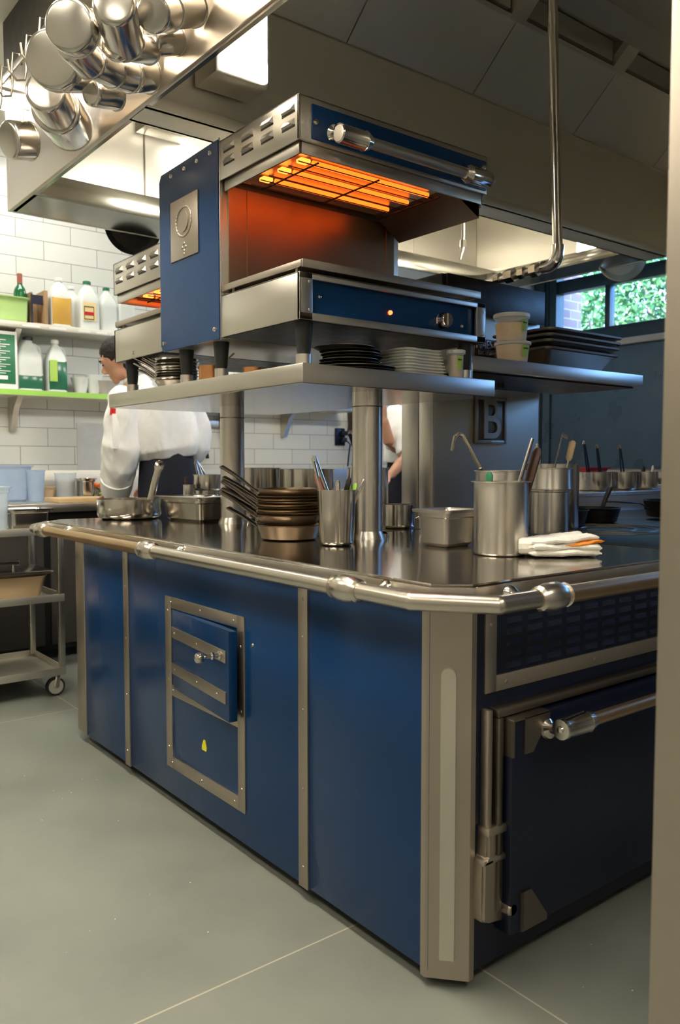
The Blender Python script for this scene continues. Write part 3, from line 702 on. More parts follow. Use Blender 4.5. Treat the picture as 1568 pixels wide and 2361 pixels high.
# hotel pan (rectangular) generic
def rrect(hx,hy,r,n=5):
    o=[]
    for cx,cy,a0 in ((hx-r,hy-r,0),(-hx+r,hy-r,PI/2),(-hx+r,-hy+r,PI),(hx-r,-hy+r,3*PI/2)):
        for i in range(n+1): a=a0+PI/2*i/n; o.append((cx+r*math.cos(a),cy+r*math.sin(a)))
    return o
def hotel(mb,hx,hy,h,rim=.014,r=.025,taper=.012,t=.002,step=.02):
    L=[(hx-taper-.01,hy-taper-.01,r,0),(hx-taper,hy-taper,r,.010),(hx-.004,hy-.004,r,h-step),(hx,hy,r,h-step+.004),(hx,hy,r,h-.002),(hx+rim,hy+rim,r+.006,h-.002),(hx+rim,hy+rim,r+.006,h-.006),(hx+rim+.001,hy+rim+.001,r+.006,h+.002),(hx+.001,hy+.001,r,h+.002),(hx-t,hy-t,r,h-.003),(hx-.004-t,hy-.004-t,r,h-step),(hx-taper-t,hy-taper-t,r,.012),(hx-taper-.012,hy-taper-.012,r,.003)]
    rings=[[V((x,y,z)) for x,y in rrect(a,b,rr)] for a,b,rr,z in L]; n=len(rings[0])
    vs=[p for R_ in rings for p in R_]; fs=[tuple(range(n))[::-1]]
    for i in range(len(rings)-1):
        for j in range(n): j2=(j+1)%n; fs.append((i*n+j,i*n+j2,(i+1)*n+j2,(i+1)*n+j))
    fs.append(tuple((len(rings)-1)*n+j for j in range(n)))
    return mb.add(vs,fs)
def place(x,y,z,rz=0): return Matrix.Translation((x,y,z))@Matrix.Rotation(rz,4,'Z')
t=thing('hotel_pan','deep rectangular steel pan between the saute pan and the round column','food pan',(.50,1.99,CT))
q=MB(); q.M=place(.50,2.0,CT,.12); hotel(q,.105,.14,.098,step=.022); q.done('body',M['pot'],t)
l=MB(); l.M=place(.50,2.0,CT,.12); l.add([(-.122,-.158,.102),(.122,-.158,.102),(.122,.158,.102),(-.122,.158,.102)],[(0,1,2,3)]); l.box(-.123,-.158,.1005,.123,.158,.106,.002); l.lathe([(.05,.106),(.045,.110),(.0,.113)],c=(0,-.04,0),n=24); l.done('lid',M['chrome'],t)
t=thing('sixth_pan','small square steel pan in front of the backguard tower beside the tall canister','food pan',(.535,.545,CT))
q=MB(); q.M=place(.560,.560,CT,0.06); hotel(q,.072,.062,.108,step=.024,r=.016,taper=.008); q.done('body',M['steel'],t)
# tool can with utensils
t=can('utensil_canister','straight steel canister of cooking tools standing against the frying pan stack','canister',.305,.777,CT,.0585,.168,m='pot',rb=.052,lip=.002)
def stick(name,label,cat,parts,group=None):
    t=thing(name,label,cat,parts[0][1][0] if not isinstance(parts[0][1][0],(int,float)) else parts[0][1],group); return t
def tongs(x,y,z0,dx,dy,h,label,m='pot',spread=.018,loc=None,grip=None,name='tongs',group=None):
    t=thing(name,label,'tongs',(x,y,z0),group)
    top=V((x+dx,y+dy,z0+h))
    for s in (-1,1):
        b=V((x+s*spread,y,z0)); q=MB().tube([b,b.lerp(top,.6)+V((s*.004,0,0)),top+V((s*.004,0,0))],1,8,sq=(.0022,.007),up=(0,1,0)); 
        q.done('arm',M[m],t)
    MB().tube([top-V((0,0,.012)),top+V((0,0,.006))],[.009,.006],8).done('hinge',M[grip or m],t)
    return t
tongs(.318,.79,.93,-.055,.045,.235,'steel tongs standing tall in the utensil canister by the frying pans')
def spatula(name,label,cat,b,tp,w,hm,bm,handle_frac=.6,blade=(.02,.05)):
    b=V(b);tp=V(tp); t=thing(name,label,cat,tuple(b)); k=b.lerp(tp,1-handle_frac)
    MB().tube([b,k],.003,8).done('shaft',M[bm],t)
    MB().tube([k,k.lerp(tp,.15),tp-(tp-k)*.1,tp],[w*.6,w,w*1.05,w*.5],10,sq=(.55,1)).done('handle',M[hm],t)
    return t
spatula('spatula','red handled spatula sticking out of the utensil canister','spatula',(.31,.78,.93),(.268,.835,1.115),.011,'capsule','pot')
spatula('kitchen_spoon','steel spoon with pale round end in the utensil canister','spoon',(.30,.775,.93),(.300,.765,1.098),.010,'chrome','pot')
spatula('peeler','dark tool with loop end in the utensil canister beside the round column','kitchen tool',(.30,.785,.93),(.330,.745,1.105),.010,'black_iron','pot')
spatula('paring_knife','lime handled knife standing point down in the utensil canister','knife',(.31,.77,.93),(.352,.742,1.088),.009,'lime','pot')
spatula('whisk_handle','steel tool leaning out over the column side of the utensil canister','kitchen tool',(.32,.775,.93),(.372,.728,1.10),.006,'pot','pot')
spatula('offset_knife','green handled knife leaning against the spoon in the utensil canister','knife',(.31,.76,.93),(.337,.755,1.085),.008,'limetape','pot')
# frying pan stack
def frypan(x,y,z,r,h,az,hl,rise,label,m='dirty',hm='black_iron',name='frying_pan',group=None,cat='pan',bend=.02,hw=1):
    t=thing(name,label,cat,(x,y,z),group)
    MB().lathe([(0,0),(r*.78,0),(r*.86,.004),(r*.985,h-.003),(r+.003,h),(r,h+.001),(r*.84,.008),(r*.76,.0035),(0,.0035)],c=(x,y,z),n=44).done('body',M[m],t)
    d=V((math.cos(az),math.sin(az),0)); p=V((x,y,z))+d*(r*.95)+V((0,0,h*.55))
    q=MB().tube([p,p+d*hl*.18+V((0,0,bend)),p+d*hl*.6+V((0,0,bend+rise*.6)),p+d*hl*.95+V((0,0,bend+rise)),p+d*hl+V((0,0,bend+rise))],[.9,.8,1,1.15,.6],10,sq=(.0045*hw,.0115*hw))
    q.ell(p,(.014,.014,.010)); q.done('handle',M[hm],t)
    return t
rnd=random.Random(4)
az0=math.radians(126)
for i in range(10):
    z=CT+(0 if i==0 else .046+(i-1)*.0088)+(.014 if i==9 else 0)
    lab='lowest and deepest bronze frying pan of the stack behind the utensil canister' if i==0 else ('top seasoned frying pan of the stack behind the utensil canister' if i==9 else 'seasoned steel frying pan nested in the middle of the stack by the utensil canister')
    r=.105
    frypan(.305+rnd.uniform(-.002,.002),1.03+rnd.uniform(-.002,.002),z,r,.048 if i==0 else .034,az0+rnd.uniform(-.15,.15)-(.1 if i==0 else 0),.135,(.062+rnd.uniform(-.012,.012)),lab,m='dirty',hm='dark_metal',group='stacked frying pans' if 0<i<9 else None,bend=.016,hw=1.3)
# small pot behind the second column
t=can('small_saucepan','small round steel pot between the column and the backguard tower','pot',.90,1.15,CT,.062,.090,lip=.003)
MB().tube([(.953,1.12,.975),(.972,1.11,.97),(.976,1.108,.945),(.957,1.118,.935)],.003,8).done('ring_handle',M['chrome'],t)
can('stock_pot','big steel stock pot standing just beyond the round column by the frying pans','stock pot',.757,1.94,CT,.105,.226,lip=.004)
can('wide_stock_pot','wide dark steel stock pot behind the frying pan stack','stock pot',.89,1.74,CT,.118,.222,m='pot',lip=.004)
t=can('shallow_pot','small shallow steel pot sitting on the far rim shelf between the columns','pot',1.25,2.38,1.0,.068,.075,lip=.004,m='pot')
t=can('bain_marie_pot','tall narrow steel pot standing beside the backguard tower with a stick tool in it','pot',1.29,1.80,CT,.098,.226,lip=.004)
s_=thing('stick_blender','grey stick blender shaft leaning in the tall pot by the backguard tower','blender',(1.28,1.78,.95))
MB().tube([(1.29,1.78,.95),(1.225,1.83,1.26),(1.215,1.845,1.285)],[.012,.015,.008],16).done('shaft',M['black_iron'],s_)
# pots by the first column, with tongs
can('lower_bain_marie','steel insert pot under another beside the white jacket and the round column','pot',.74,2.35,CT,.062,.115,lip=.003)
can('upper_bain_marie','steel pot stacked on the insert pot holding tongs near the white jacket','pot',.735,2.34,CT+.117,.072,.075,lip=.003)
tongs(.715,2.35,1.03,-.03,.02,.125,'steel tongs in the upper pot beside the white jacket',spread=.012)
tongs(.745,2.35,1.03,-.045,.03,.115,'second pair of tongs in the upper pot nearest the column',spread=.012)
t=can('glass_jar','narrow steel tool jar beside the stacked pots near the chef','jar',.625,2.33,CT,.028,.145,lip=.001,curve=.005)
spatula('wooden_spoon','brown wooden spoon handle in the narrow jar near the chef','spoon',(.625,2.33,.92),(.612,2.34,1.085),.010,'woodh','woodh')
can('white_cup','white deli cup between the narrow jar and the stacked pots','cup',.675,2.31,CT,.030,.10,m='paper',lip=.001)
# canister cluster near corner
t=can('tall_canister','large brushed steel canister holding tools, standing nearest the rail corner','canister',.503,.302,CT,.0735,.199,m='steelv',lip=.008,curve=.008,lipt=.003)
t=can('rear_canister','steel canister with a hooked ladle standing behind the large canister','canister',.70,.47,CT,.078,.226,m='steelv',lip=.004,mid=[(.078,.15)])
ld=thing('ladle','steel ladle with hooked handle end standing in the rear canister','ladle',(.66,.50,.95))
MB().tube([(.70,.47,.95),(.655,.50,1.11),(.605,.53,1.215),(.598,.536,1.232),(.588,.541,1.236),(.578,.548,1.228),(.574,.552,1.20),(.573,.554,1.185)],1,8,sq=(.0025,.0075),up=(1,0,0)).done('handle',M['chrome'],ld)
MB().ell((.70,.47,.94),(.035,.035,.022)).done('bowl',M['chrome'],ld)
a=thing('steel_tube_handle','polished ladle handle leaning out of the large brushed canister','ladle',(.51,.30,.93))
MB().tube([(.50,.30,.93),(.555,.27,1.13),(.578,.258,1.215)],1,12,sq=(.005,.0125),up=(.6,-.8,0)).done('handle',M['chrome'],a)
spatula('wooden_tool','dark brown wooden handle leaning over the rim of the large brushed canister','spoon',(.53,.29,.92),(.600,.255,1.19),.0145,'woodh','woodh',.5)
spatula('green_marker_tool','dark green handle just above the rim of the large brushed canister','kitchen tool',(.48,.33,.92),(.476,.32,1.125),.011,'dark_green','pot',.4)
t=thing('tall_insert_pot','tall steel insert pot with a raised collar standing behind the folded towel','pot',(1.055,.563,CT))
MB().lathe(vessel(.0705,.232,rb=.0625,lip=.004,mid=[(.0625,.150),(.0655,.153),(.0655,.158),(.0745,.160),(.0745,.164),(.073,.170)]),c=(1.055,.563,CT),n=48).done('body',M['steelv'],t)
a=thing('ladle','flat polished ladle handle standing in the tall collared insert pot','ladle',(1.05,.56,.95))
MB().tube([(1.05,.565,.95),(1.075,.555,1.15),(1.095,.545,1.245)],1,8,sq=(.0025,.012),up=(.5,-.8,0)).tube([(1.095,.545,1.245),(1.110,.535,1.235)],1,8,sq=(.0025,.012),up=(.5,-.8,0)).done('handle',M['steel'],a)
spatula('rubber_spatula','tan paddle end sticking up behind the ladle in the collared insert pot','spatula',(1.08,.56,.95),(1.135,.53,1.225),.013,'tan','pot',.25)
t=can('large_stock_pot','large dark steel stock pot behind the collared insert pot','stock pot',1.30,.74,CT,.098,.245,lip=.006,m='pot')
tongs(1.27,.76,1.0,-.01,.02,.215,'steel tongs in the large stock pot behind the collared insert pot',spread=.016)
# towel
tw_=thing('folded_towel','folded white terry towel with an orange cloth tucked in it, on the counter corner','towel',(.60,.19,CT))
def slab(z0,th,hx,hy,seed,cx,cy,rz,tilt=0,fold=True,am=1):
    N1,N2=26,18; vs=[];fs=[]
    def P(u,v,sgn):
        x=u*hx*(1+.05*math.sin(v*3+seed)); y=v*hy*(1+.06*math.sin(u*4+seed*2))
        e=max(abs(u),abs(v)); edge=(1-min(1,max(0,(e-.78)/.22))**2)**.5
        nz=(noise.noise(V((u*2.2+seed,v*2.2,seed)))*.006+noise.noise(V((u*9+seed,v*9,seed)))*.0022)*am
        return V((x,y,z0+tilt*u+th/2+nz*.9+sgn*th/2*(.25+.75*edge)))
    for sgn in (1,-1):
        for i in range(N1+1):
            for j in range(N2+1): vs.append(P(-1+2*i/N1,-1+2*j/N2,sgn))
    K=(N1+1)*(N2+1)
    for i in range(N1):
        for j in range(N2):
            a=i*(N2+1)+j; fs.append((a,a+N2+1,a+N2+2,a+1)); fs.append((K+a,K+a+1,K+a+N2+2,K+a+N2+1))
    for i in range(N1):
        for j in (0,N2): a=i*(N2+1)+j; fs.append((a,a+N2+1,K+a+N2+1,K+a))
    for j in range(N2):
        for i in (0,N1): a=i*(N2+1)+j; fs.append((a,a+1,K+a+1,K+a))
    R_=place(cx,cy,0,rz)
    return [R_@p for p in vs],fs
q=MB()
for z,th,hx,hy,sd,rz in ((CT+.003,.017,.098,.060,1,-.55),(CT+.018,.018,.096,.058,2.3,-.52)):
    q.add(*slab(z,th,hx,hy,sd,.600,.180,rz))
q.add(*slab(CT+.036,.018,.090,.054,4.1,.596,.184,-.5,tilt=.006))
q.tube([(.525,.22,CT+.028),(.535,.185,CT+.030),(.50,.235,CT+.028)],.022,10)
q.done('terry_cloth',M['cloth'],tw_)
q=MB(); q.add(*slab(CT+.029,.010,.070,.050,7,.628,.158,-.5,tilt=.008)); q.done('orange_cloth',M['orange_cloth'],tw_)
# skillets around the burner
frypan(1.42,.80,.906,.115,.062,math.radians(38),.19,.07,'black iron skillet behind the burner rings with handle raised toward the wall',m='black_iron',name='skillet',cat='pan')
frypan(1.70,.83,.906,.105,.058,math.radians(20),.17,.08,'second black iron skillet at the back edge of the burner plate',m='black_iron',name='skillet',cat='pan')
frypan(2.24,.80,.906,.12,.075,math.radians(150),.2,.01,'deep black pan at the far end of the burner plate near the doorpost',m='black_iron',name='skillet',cat='pan')
# ledge pots
for i,(x,y,r,lab) in enumerate(((2.55,1.42,.088,'steel pot with two tongs on the raised ledge below the wall panel'),(2.77,1.40,.082,'middle steel pot with tongs on the raised ledge'),(2.965,1.38,.075,'plain steel pot with spoons at the doorpost end of the raised ledge'))):
    can('ledge_pot',lab,'pot',x,y,1.0015,r,.098,lip=.003,m='pot')
tongs(2.52,1.42,1.02,-.02,.03,.24,'dark tongs with pale tip in the first ledge pot',m='black_iron',spread=.012,grip='chrome')
tongs(2.61,1.41,1.02,-.01,.03,.22,'dark tongs behind the red container in the first ledge pot',m='black_iron',spread=.010,grip='tan')
tongs(2.80,1.40,1.02,.0,.03,.22,'wide dark tongs in the middle ledge pot',m='black_iron',spread=.018,grip='tan')
spatula('basting_spoon','round black spoon end in the plain ledge pot','spoon',(2.95,1.38,1.01),(2.955,1.38,1.13),.012,'black','pot')
spatula('tasting_spoon','thin steel spoon handle in the plain ledge pot','spoon',(3.0,1.36,1.01),(3.012,1.355,1.135),.006,'chrome','pot')
t=thing('red_container','red plastic tub behind the ledge pots','container',(2.80,1.62,1.0)); q=MB(); q.M=place(2.80,1.62,1.001,0); hotel(q,.10,.06,.12,step=.02); q.done('body',M['red'],t)
t=thing('order_pad','white paper pad lying at the doorpost end of the raised ledge','paper',(3.15,1.40,1.0)); q=MB(); q.M=place(3.17,1.38,1.001,.2); q.box(-.09,-.07,0,.09,.07,.022,.002); q.done('sheets',M['paper'],t)
# ================================================================= ITEMS ON THE OVERSHELF
S1=1.4365
rnd=random.Random(9)
for i in range(8):
    oval=i<2
    t=thing('sizzle_plate','flat blackened oval plate at the bottom of the pile under the salamander' if oval else 'blackened round pan in the pile under the salamander front','plate',(.47,.90,S1+i*.010),'blackened plates on the overshelf')
    r=.098 if i>=2 else .112; 
    MB().lathe([(0,0),(r*.75,0),(r*.82,.003),(r,.0105),(r,.0125),(r*.8,.006),(0,.004)],c=(.455+(.03 if oval else rnd.uniform(-.006,.006)-.03*(i==7)),.895+rnd.uniform(-.005,.005),S1+i*.0098),n=44,sx=1.15 if oval else 1).done('body',M['dark_metal' if i%2 else 'black_iron'],t)
for i in range(9):
    t=thing('folded_napkin','topmost folded white napkin of the pile beside the deli tub' if i==8 else 'folded white side towel in the pile beside the blackened plates','napkin',(.70,.86,S1+i*.010),'folded napkins on the overshelf')
    q=MB(); q.add(*slab(S1+.0005+i*.0098,.0103,.096-.0015*i,.068,1.7,.690-.002*i,.855,.0,am=.25)); q.done('cloth',M['paper'],t)
def tub(name,label,x,y,z,r,h,fill,fm,rb=None,tape=None,group=None,body='frost'):
    t=thing(name,label,'container',(x,y,z),group); rb=rb or r*.86
    MB().lathe([(0,.001),(rb-.002,.001),(r-.004,h*fill),(0,h*fill)],c=(x,y,z),n=32).done('contents',M[fm],t)
    MB().lathe([(0,0),(rb,0),(r-.001,h*.9),(r-.0025,h*.9),(rb-.0015,.0008),(0,.0008)],c=(x,y,z),n=36).done('wall',M[body],t)
    MB().lathe([(r-.002,h*.86),(r+.003,h*.86),(r+.004,h*.98),(r+.001,h),(r-.006,h*.985),(r-.008,h*.95),(0,h*.95)],c=(x,y,z),n=36).done('lid',M['frost'],t)
    if tape:
        a,z0,z1,w=tape; q=MB(); rr=lambda zz:(rb+(r-rb)*zz/(h*.9))+.0012
        n=5; vs=[]; fs=[]
        for k,zz in enumerate((z0,z1)):
            for j in range(n+1):
                aa=a-w/2+w*j/n; vs.append((x+rr(zz)*math.cos(aa),y+rr(zz)*math.sin(aa),z+zz))
        for j in range(n): fs.append((j,j+1,n+2+j,n+1+j))
        q.add(vs,fs); tp=q.done('tape_label',M['limetape'],t)
        s=MB(); pts=[]
        for j in range(14):
            u=j/13; aa=a-w*.38+w*.74*u; zz=z1-(z1-z0)*.28+.35*(z1-z0)*.3*math.sin(j*2.4)*(1-u*.5)
            pts.append((x+(rr(zz)+.0008)*math.cos(aa),y+(rr(zz)+.0008)*math.sin(aa),z+zz))
        s.tube(pts,.0009,5); s.done('handwriting',M['ink'],tp)
    return t
CA=math.atan2(-1,-1)  # towards the viewer side
tub('deli_tub','clear deli tub of orange sauce beside the napkin pile at the overshelf end',.825,.785,S1,.029,.094,.78,'tan',body='tubwall',tape=(-1.85,.028,.072,.65))
t=thing('squeeze_bottle','pale squeeze bottle just behind the deli tub at the overshelf end','bottle',(.944,.842,S1))
MB().lathe([(0,0),(.018,0),(.019,.004),(.019,.060),(.014,.072),(.014,.074),(0,.074)],c=(.944,.842,S1),n=24).done('body',M['frost'],t)
MB().lathe([(.015,.074),(.016,.074),(.016,.092),(.012,.094),(0,.094)],c=(.944,.842,S1),n=20).done('cap',M['white_plastic'],t)
for i in range(9):
    z=S1+i*.0105
    frypan(.245+rnd.uniform(-.003,.003),1.70,z,.082,.024,math.radians(112)+rnd.uniform(-.1,.1),.13,.05+rnd.uniform(-.008,.008),'small steel pan in the nested pile between the salamander feet' if i<8 else 'topmost small steel pan of the pile between the salamander feet',m='pot',hm='pot',name='blini_pan',group='small pans piled on the overshelf')
for x,y,r,h,lab in ((.235,1.41,.045,.055,'small copper pot between the two middle salamander feet'),(.26,1.17,.035,.030,'little copper dish behind the front salamander foot')):
    t=can('copper_pot',lab,'pot',x,y,S1,r,h,m='copper',lip=.002,curve=.006)
    if h>.04: handle_strap(MB(),(x,y-.04,S1+.045),(x+.02,y-.12,S1+.09),.005,.002).done('handle',M['brass'],t)
# wall shelf items
tub('deli_tub','lower cream filled deli tub with green tape on the wall shelf, under another',1.285,.925,1.5355,.067,.078,.86,'cream',body='tubwall',tape=(-1.55,.018,.062,.6))
tub('deli_tub','upper half-empty deli tub with green tape stacked on another on the wall shelf',1.277,.925,1.6145,.066,.105,.64,'cream',body='tubwall',tape=(-1.53,.035,.080,.5))
for i in range(4):
    t=thing('roasting_tray',('lowest deep ' if i==0 else ('topmost ' if i==3 else 'middle '))+'dark roasting tray of the pile on the wall shelf beside the deli tubs','tray',(1.70,1.08,1.536+i*.03),'dark roasting trays on the wall shelf')
    q=MB(); q.M=place(1.765+.004*i,1.095-.003*i,1.536+(0 if i==0 else .012+i*.0235),.0); hotel(q,.245,.155,.085 if i==0 else .080,rim=.012,taper=.045,step=.012,r=.03); q.done('body',M['dark_metal'],t)
# ================================================================= HANGING PANS
rk=thing('pot_rack','steel hanging rail with curved hooks fixed to the outer side of the canopy','pot rack',(-.1,1.5,2.7))
MB().box(-.105,.3,2.80,-.098,2.76,2.83,.001).done('rail',M['trim'],rk)
MB().tube([(-.13,.3,2.545),(-.13,2.0,2.545)],.006,8).done('lower_rail',M['trim'],rk)
for y in (.6,1.3,2.0,2.7): MB().box(-.10,y-.008,2.81,-.05,y+.008,2.82).done('bracket',M['trim'],rk)
for y in (.7,1.2,1.8): MB().tube([(-.13,y,2.55),(-.105,y,2.8)],.004,6).done('drop_rod',M['trim'],rk)
for y in (2.72,2.55,2.40,2.22,2.06):
    q=MB().tube([(-.09,y,2.80),(-.10,y,2.845),(-.125,y,2.84),(-.13,y,2.79),(-.13,y,2.70),(-.14,y-.01,2.66),(-.175,y-.02,2.645),(-.205,y-.03,2.67),(-.21,y-.03,2.71)],.0045,8)
    q.done('hook',M['trim'],rk)
HP=[((-0.220,2.178,2.401),(-0.130,2.200,2.422),0.071),((-0.320,1.453,2.309),(-0.240,1.574,2.303),0.064),((-0.250,1.561,2.308),(-0.130,1.764,2.342),0.080),
((-0.360,1.279,2.328),(-0.330,1.313,2.340),0.082),((-0.320,1.294,2.280),(-0.220,1.356,2.327),0.032),((-0.220,1.343,2.293),(-0.120,1.376,2.318),0.042),
((-0.440,0.920,2.253),(-0.410,0.959,2.263),0.064),((-0.400,1.018,2.256),(-0.320,1.088,2.252),0.042),((-0.310,1.112,2.274),(-0.210,1.196,2.303),0.045),
((-0.210,1.196,2.306),(-0.140,1.225,2.321),0.048),((-0.140,1.224,2.325),(-0.070,1.243,2.351),0.053),((-0.380,0.780,2.267),(-0.280,0.951,2.273),0.053),
((-0.320,0.934,2.251),(-0.300,0.948,2.256),0.039),((-0.290,0.957,2.261),(-0.160,1.055,2.326),0.037),((-0.160,1.045,2.347),(-0.070,1.053,2.381),0.041),
((-0.270,0.800,2.286),(-0.190,0.876,2.346),0.047),((-0.180,0.895,2.361),(-0.080,0.936,2.419),0.048)]
HL=['lone small saucepan hanging lowest at the canopy corner','big saucepan with pale flat base facing out, at the low end of the bunch','wide saucepan nested behind the big pale-based one','wide shallow pan hanging edge-on above the big saucepan','small dark saucepan hanging behind the edge-on pan','saucepan with rusty rim hanging beside the small dark one',
'wide pale pan with round base facing out at the top of the row','first saucepan in the long row below the wide pale pan','second saucepan in the long row below the wide pale pan','third saucepan in the long row below the wide pale pan','last saucepan of the long row, against the canopy side','upright saucepan with brown mark on its base at the upper end of the bunch','shallow ring-shaped pan tucked under the upright saucepan','saucepan in the short row under the upright saucepan','last saucepan of the short row by the canopy edge','saucepan with round base facing out beside the upright saucepan','ridged saucepan hanging highest beside the light box']
for (b_,r_,R_),lab in zip(HP,HL):
    b_=V(b_);r_=V(r_); ax=(r_-b_); L=max(.03,ax.length); 
    t=thing('hanging_saucepan',lab,'saucepan',tuple((b_+r_)/2),'pans hanging on the canopy rack')
    MB().lathe(vessel(R_,L,lip=.003,curve=min(.012,L*.35),t=.0015),c=b_,axis=ax,n=44).done('body',M['pot'],t)
    ax.normalize(); up=(V((0,0,1))-ax*ax.z).normalized(); p=b_+ax*(L*.85)+up*R_
    e=V((-.13,p.y,2.545)); m1=p+up*.05+ax*.01
    MB().tube([p-up*.004,m1,m1.lerp(e,.8),e],1,8,sq=(.0025,.007),up=(0,1,0)).done('handle',M['trim'],t)
# big black pan hanging behind the canopy corner, round lid at the window end
t=thing('black_skillet','large black skillet hanging behind the canopy over the jug shelf','pan',(.6,2.9,2.33))
MB().lathe([(0,0),(.115,0),(.14,.03),(.145,.035),(.137,.032),(.112,.006),(0,.006)],c=(.595,2.86,2.365),axis=(-.25,-.95,-.15),n=48).done('body',M['black_iron'],t)
MB().tube([(.6,2.87,2.50),(.6,2.87,2.70)],1,8,sq=(.003,.012),up=(0,1,0)).tube([(.6,2.87,2.69),(.6,2.80,2.70),(.6,2.785,2.70)],.006,8).done('handle',M['black_iron'],t)
t=thing('round_strainer','pale round pan hanging at the window end of the canopy','pan',(3.16,1.69,2.33))
MB().lathe([(0,0),(.12,0),(.15,.03),(.158,.034),(.150,.036),(.118,.008),(0,.008)],c=(3.155,1.69,2.385),axis=(-.55,-.8,-.1),n=48).done('body',M['steel'],t)
MB().tube([(3.16,1.70,2.53),(3.16,1.72,2.72),(3.12,1.72,2.72)],1,8,sq=(.003,.010),up=(0,1,0)).done('handle',M['steel'],t)
# ================================================================= TROLLEY
tr=thing('wheeled_trolley','steel three-shelf trolley on castors between the island and the tiled wall','trolley',(-.2,3.0,0))
TX0,TX1,TY0,TY1=-.62,.185,2.80,3.28
for x in (TX0,TX1-.028):
    for y in (TY0,TY1-.028): MB().box(x,y,.125,x+.028,y+.028,.84,.003).done('leg',M['hood'],tr)
for z in (.825,.495,.130):
    MB().box(TX0+.004,TY0+.004,z-.022,TX1-.004,TY1-.004,z-.018).box(TX0,TY0-.001,z-.024,TX1,TY0+.006,z+.012,.001).box(TX1-.006,TY0,z-.024,TX1,TY1,z+.012,.001).box(TX0,TY1-.006,z-.024,TX1,TY1,z+.012,.001).box(TX0,TY0,z-.024,TX0+.006,TY1,z+.012,.001).done('shelf',M['hoodp'],tr)
for x in (TX0+.05,TX1-.045):
    for y in (TY0+.03,TY1-.05):
        c=MB().tube([(x,y-.012,.046),(x,y+.012,.046)],.045,28).done('castor',M['rubber'],tr)
        MB().tube([(x,y-.0135,.046),(x,y-.0125,.046)],.036,24).done('hub',M['grey'],c)
        MB().tube([(x,y-.016,.046),(x+.01,y-.016,.09),(x+.012,y-.004,.106)],1,8,sq=(.003,.012),up=(0,1,0)).cyl((x+.012,y,.085),(x+.012,y,.107),.010).done('fork',M['trim'],c)
t=thing('roasting_pan','deep steel roasting pan with a lidded handle on the middle trolley shelf','pan',(-.15,2.98,.48)); q=MB(); q.M=place(-.10,3.0,.478,0); hotel(q,.225,.15,.135,rim=.016,taper=.03); q.done('body',M['dirty'],t)
l=MB(); l.M=place(-.10,3.0,.614,0); l.box(-.245,-.168,0,.245,.168,.008,.003).box(-.14,-.05,.03,.12,-.04,.055,.004).cyl((.09,-.045,.006),(.09,-.045,.035),.008).cyl((-.11,-.045,.006),(-.11,-.045,.035),.008); l.done('lid',M['pot'],t)
t=thing('food_pan','open steel food pan on the top trolley shelf beside the tall water container','food pan',(.06,2.93,.81)); q=MB(); q.M=place(.045,2.93,.810,0); hotel(q,.10,.085,.115,rim=.012,taper=.01); q.done('body',M['pot'],t)
t=thing('water_container','tall clear square container with a ladle on the top trolley shelf','container',(-.13,2.90,.81)); q=MB(); q.M=place(-.135,2.90,.810,0); hotel(q,.085,.075,.225,rim=.008,taper=.012,step=.03); q.done('body',M['frost'],t); t.children[0].data.materials[0]=M['clear']
q=MB(); q.M=place(-.135,2.90,.814,0); q.box(-.07,-.06,0,.07,.06,.12,.01); q.done('contents',M['clear'],t)
t=thing('serving_spoon','long steel spoon standing in the clear container on the trolley','spoon',(-.1,2.87,.82)); MB().tube([(-.085,2.86,.83),(-.16,2.89,1.0)],.006,8).done('handle',M['chrome'],t); MB().ell((-.08,2.86,.83),(.026,.018,.012)).done('bowl',M['chrome'],t)
fg=thing('undercounter_fridge','dark undercounter fridge cabinet standing beneath the worktable','fridge',(.3,3.8,0))
MB().box(-2.1,3.58,.06,2.85,4.03,.868,.004).done('cabinet',M['black'],fg)
for k in range(6):
    dr_=MB().box(-2.08+k*.82,3.565,.09,-1.30+k*.82,3.581,.85,.003).done('door',M['soffit'],fg)
    MB().tube([(-1.36+k*.82,3.55,.45),(-1.36+k*.82,3.55,.75)],.008,8).done('handle',M['trim'],dr_)
# ================================================================= WORKTABLE AND WALL
wt=thing('worktable','long stainless worktable with splashback along the tiled wall','table',(.6,3.8,0))
MB().box(-2.4,3.42,.872,3.1,4.06,.92,.004).done('tabletop',M['steel'],wt)
MB().box(-2.4,4.06,.90,3.1,4.095,1.10,.003).done('splashback',M['hoodp'],wt)
for x in (-2.3,-.7,.9,2.9):
    for y in (3.47,4.0): MB().cyl((x,y,0),(x,y,.872),.021).done('leg',M['steel'],wt)
TZ=.9205
def ditem(x,y,r,h,fill,fm,lab,rb=None,name='deli_cup',body='clear'):
    t=thing(name,lab,'container',(x,y,TZ)); rb=rb or r*.8
    MB().lathe([(0,0),(rb,0),(r,h),(r+.003,h),(r+.003,h-.006),(r-.0015,h-.007),(rb-.0015,.001),(0,.001)],c=(x,y,TZ),n=32).done('wall',M[body],t)
    if fill: MB().lathe([(0,.002),(rb-.003,.002),(rb+(r-rb)*fill-.003,h*fill),(0,h*fill)],c=(x,y,TZ),n=28).done('contents',M[fm],t)
    return t
t=thing('storage_box','large pale blue clear storage box at the wall end of the worktable','container',(.25,3.95,TZ)); q=MB(); q.M=place(.22,3.9,TZ,0); hotel(q,.14,.11,.21,rim=.01,taper=.02); q.done('body',M['bluehaze'],t)
ditem(.375,3.79,.055,.185,.0,None,'stacked tall clear deli cups beside the blue storage box',body='bluehaze')
ditem(.60,3.92,.065,.165,.70,'tan','clear deli cup two thirds full of tan dressing on the worktable')
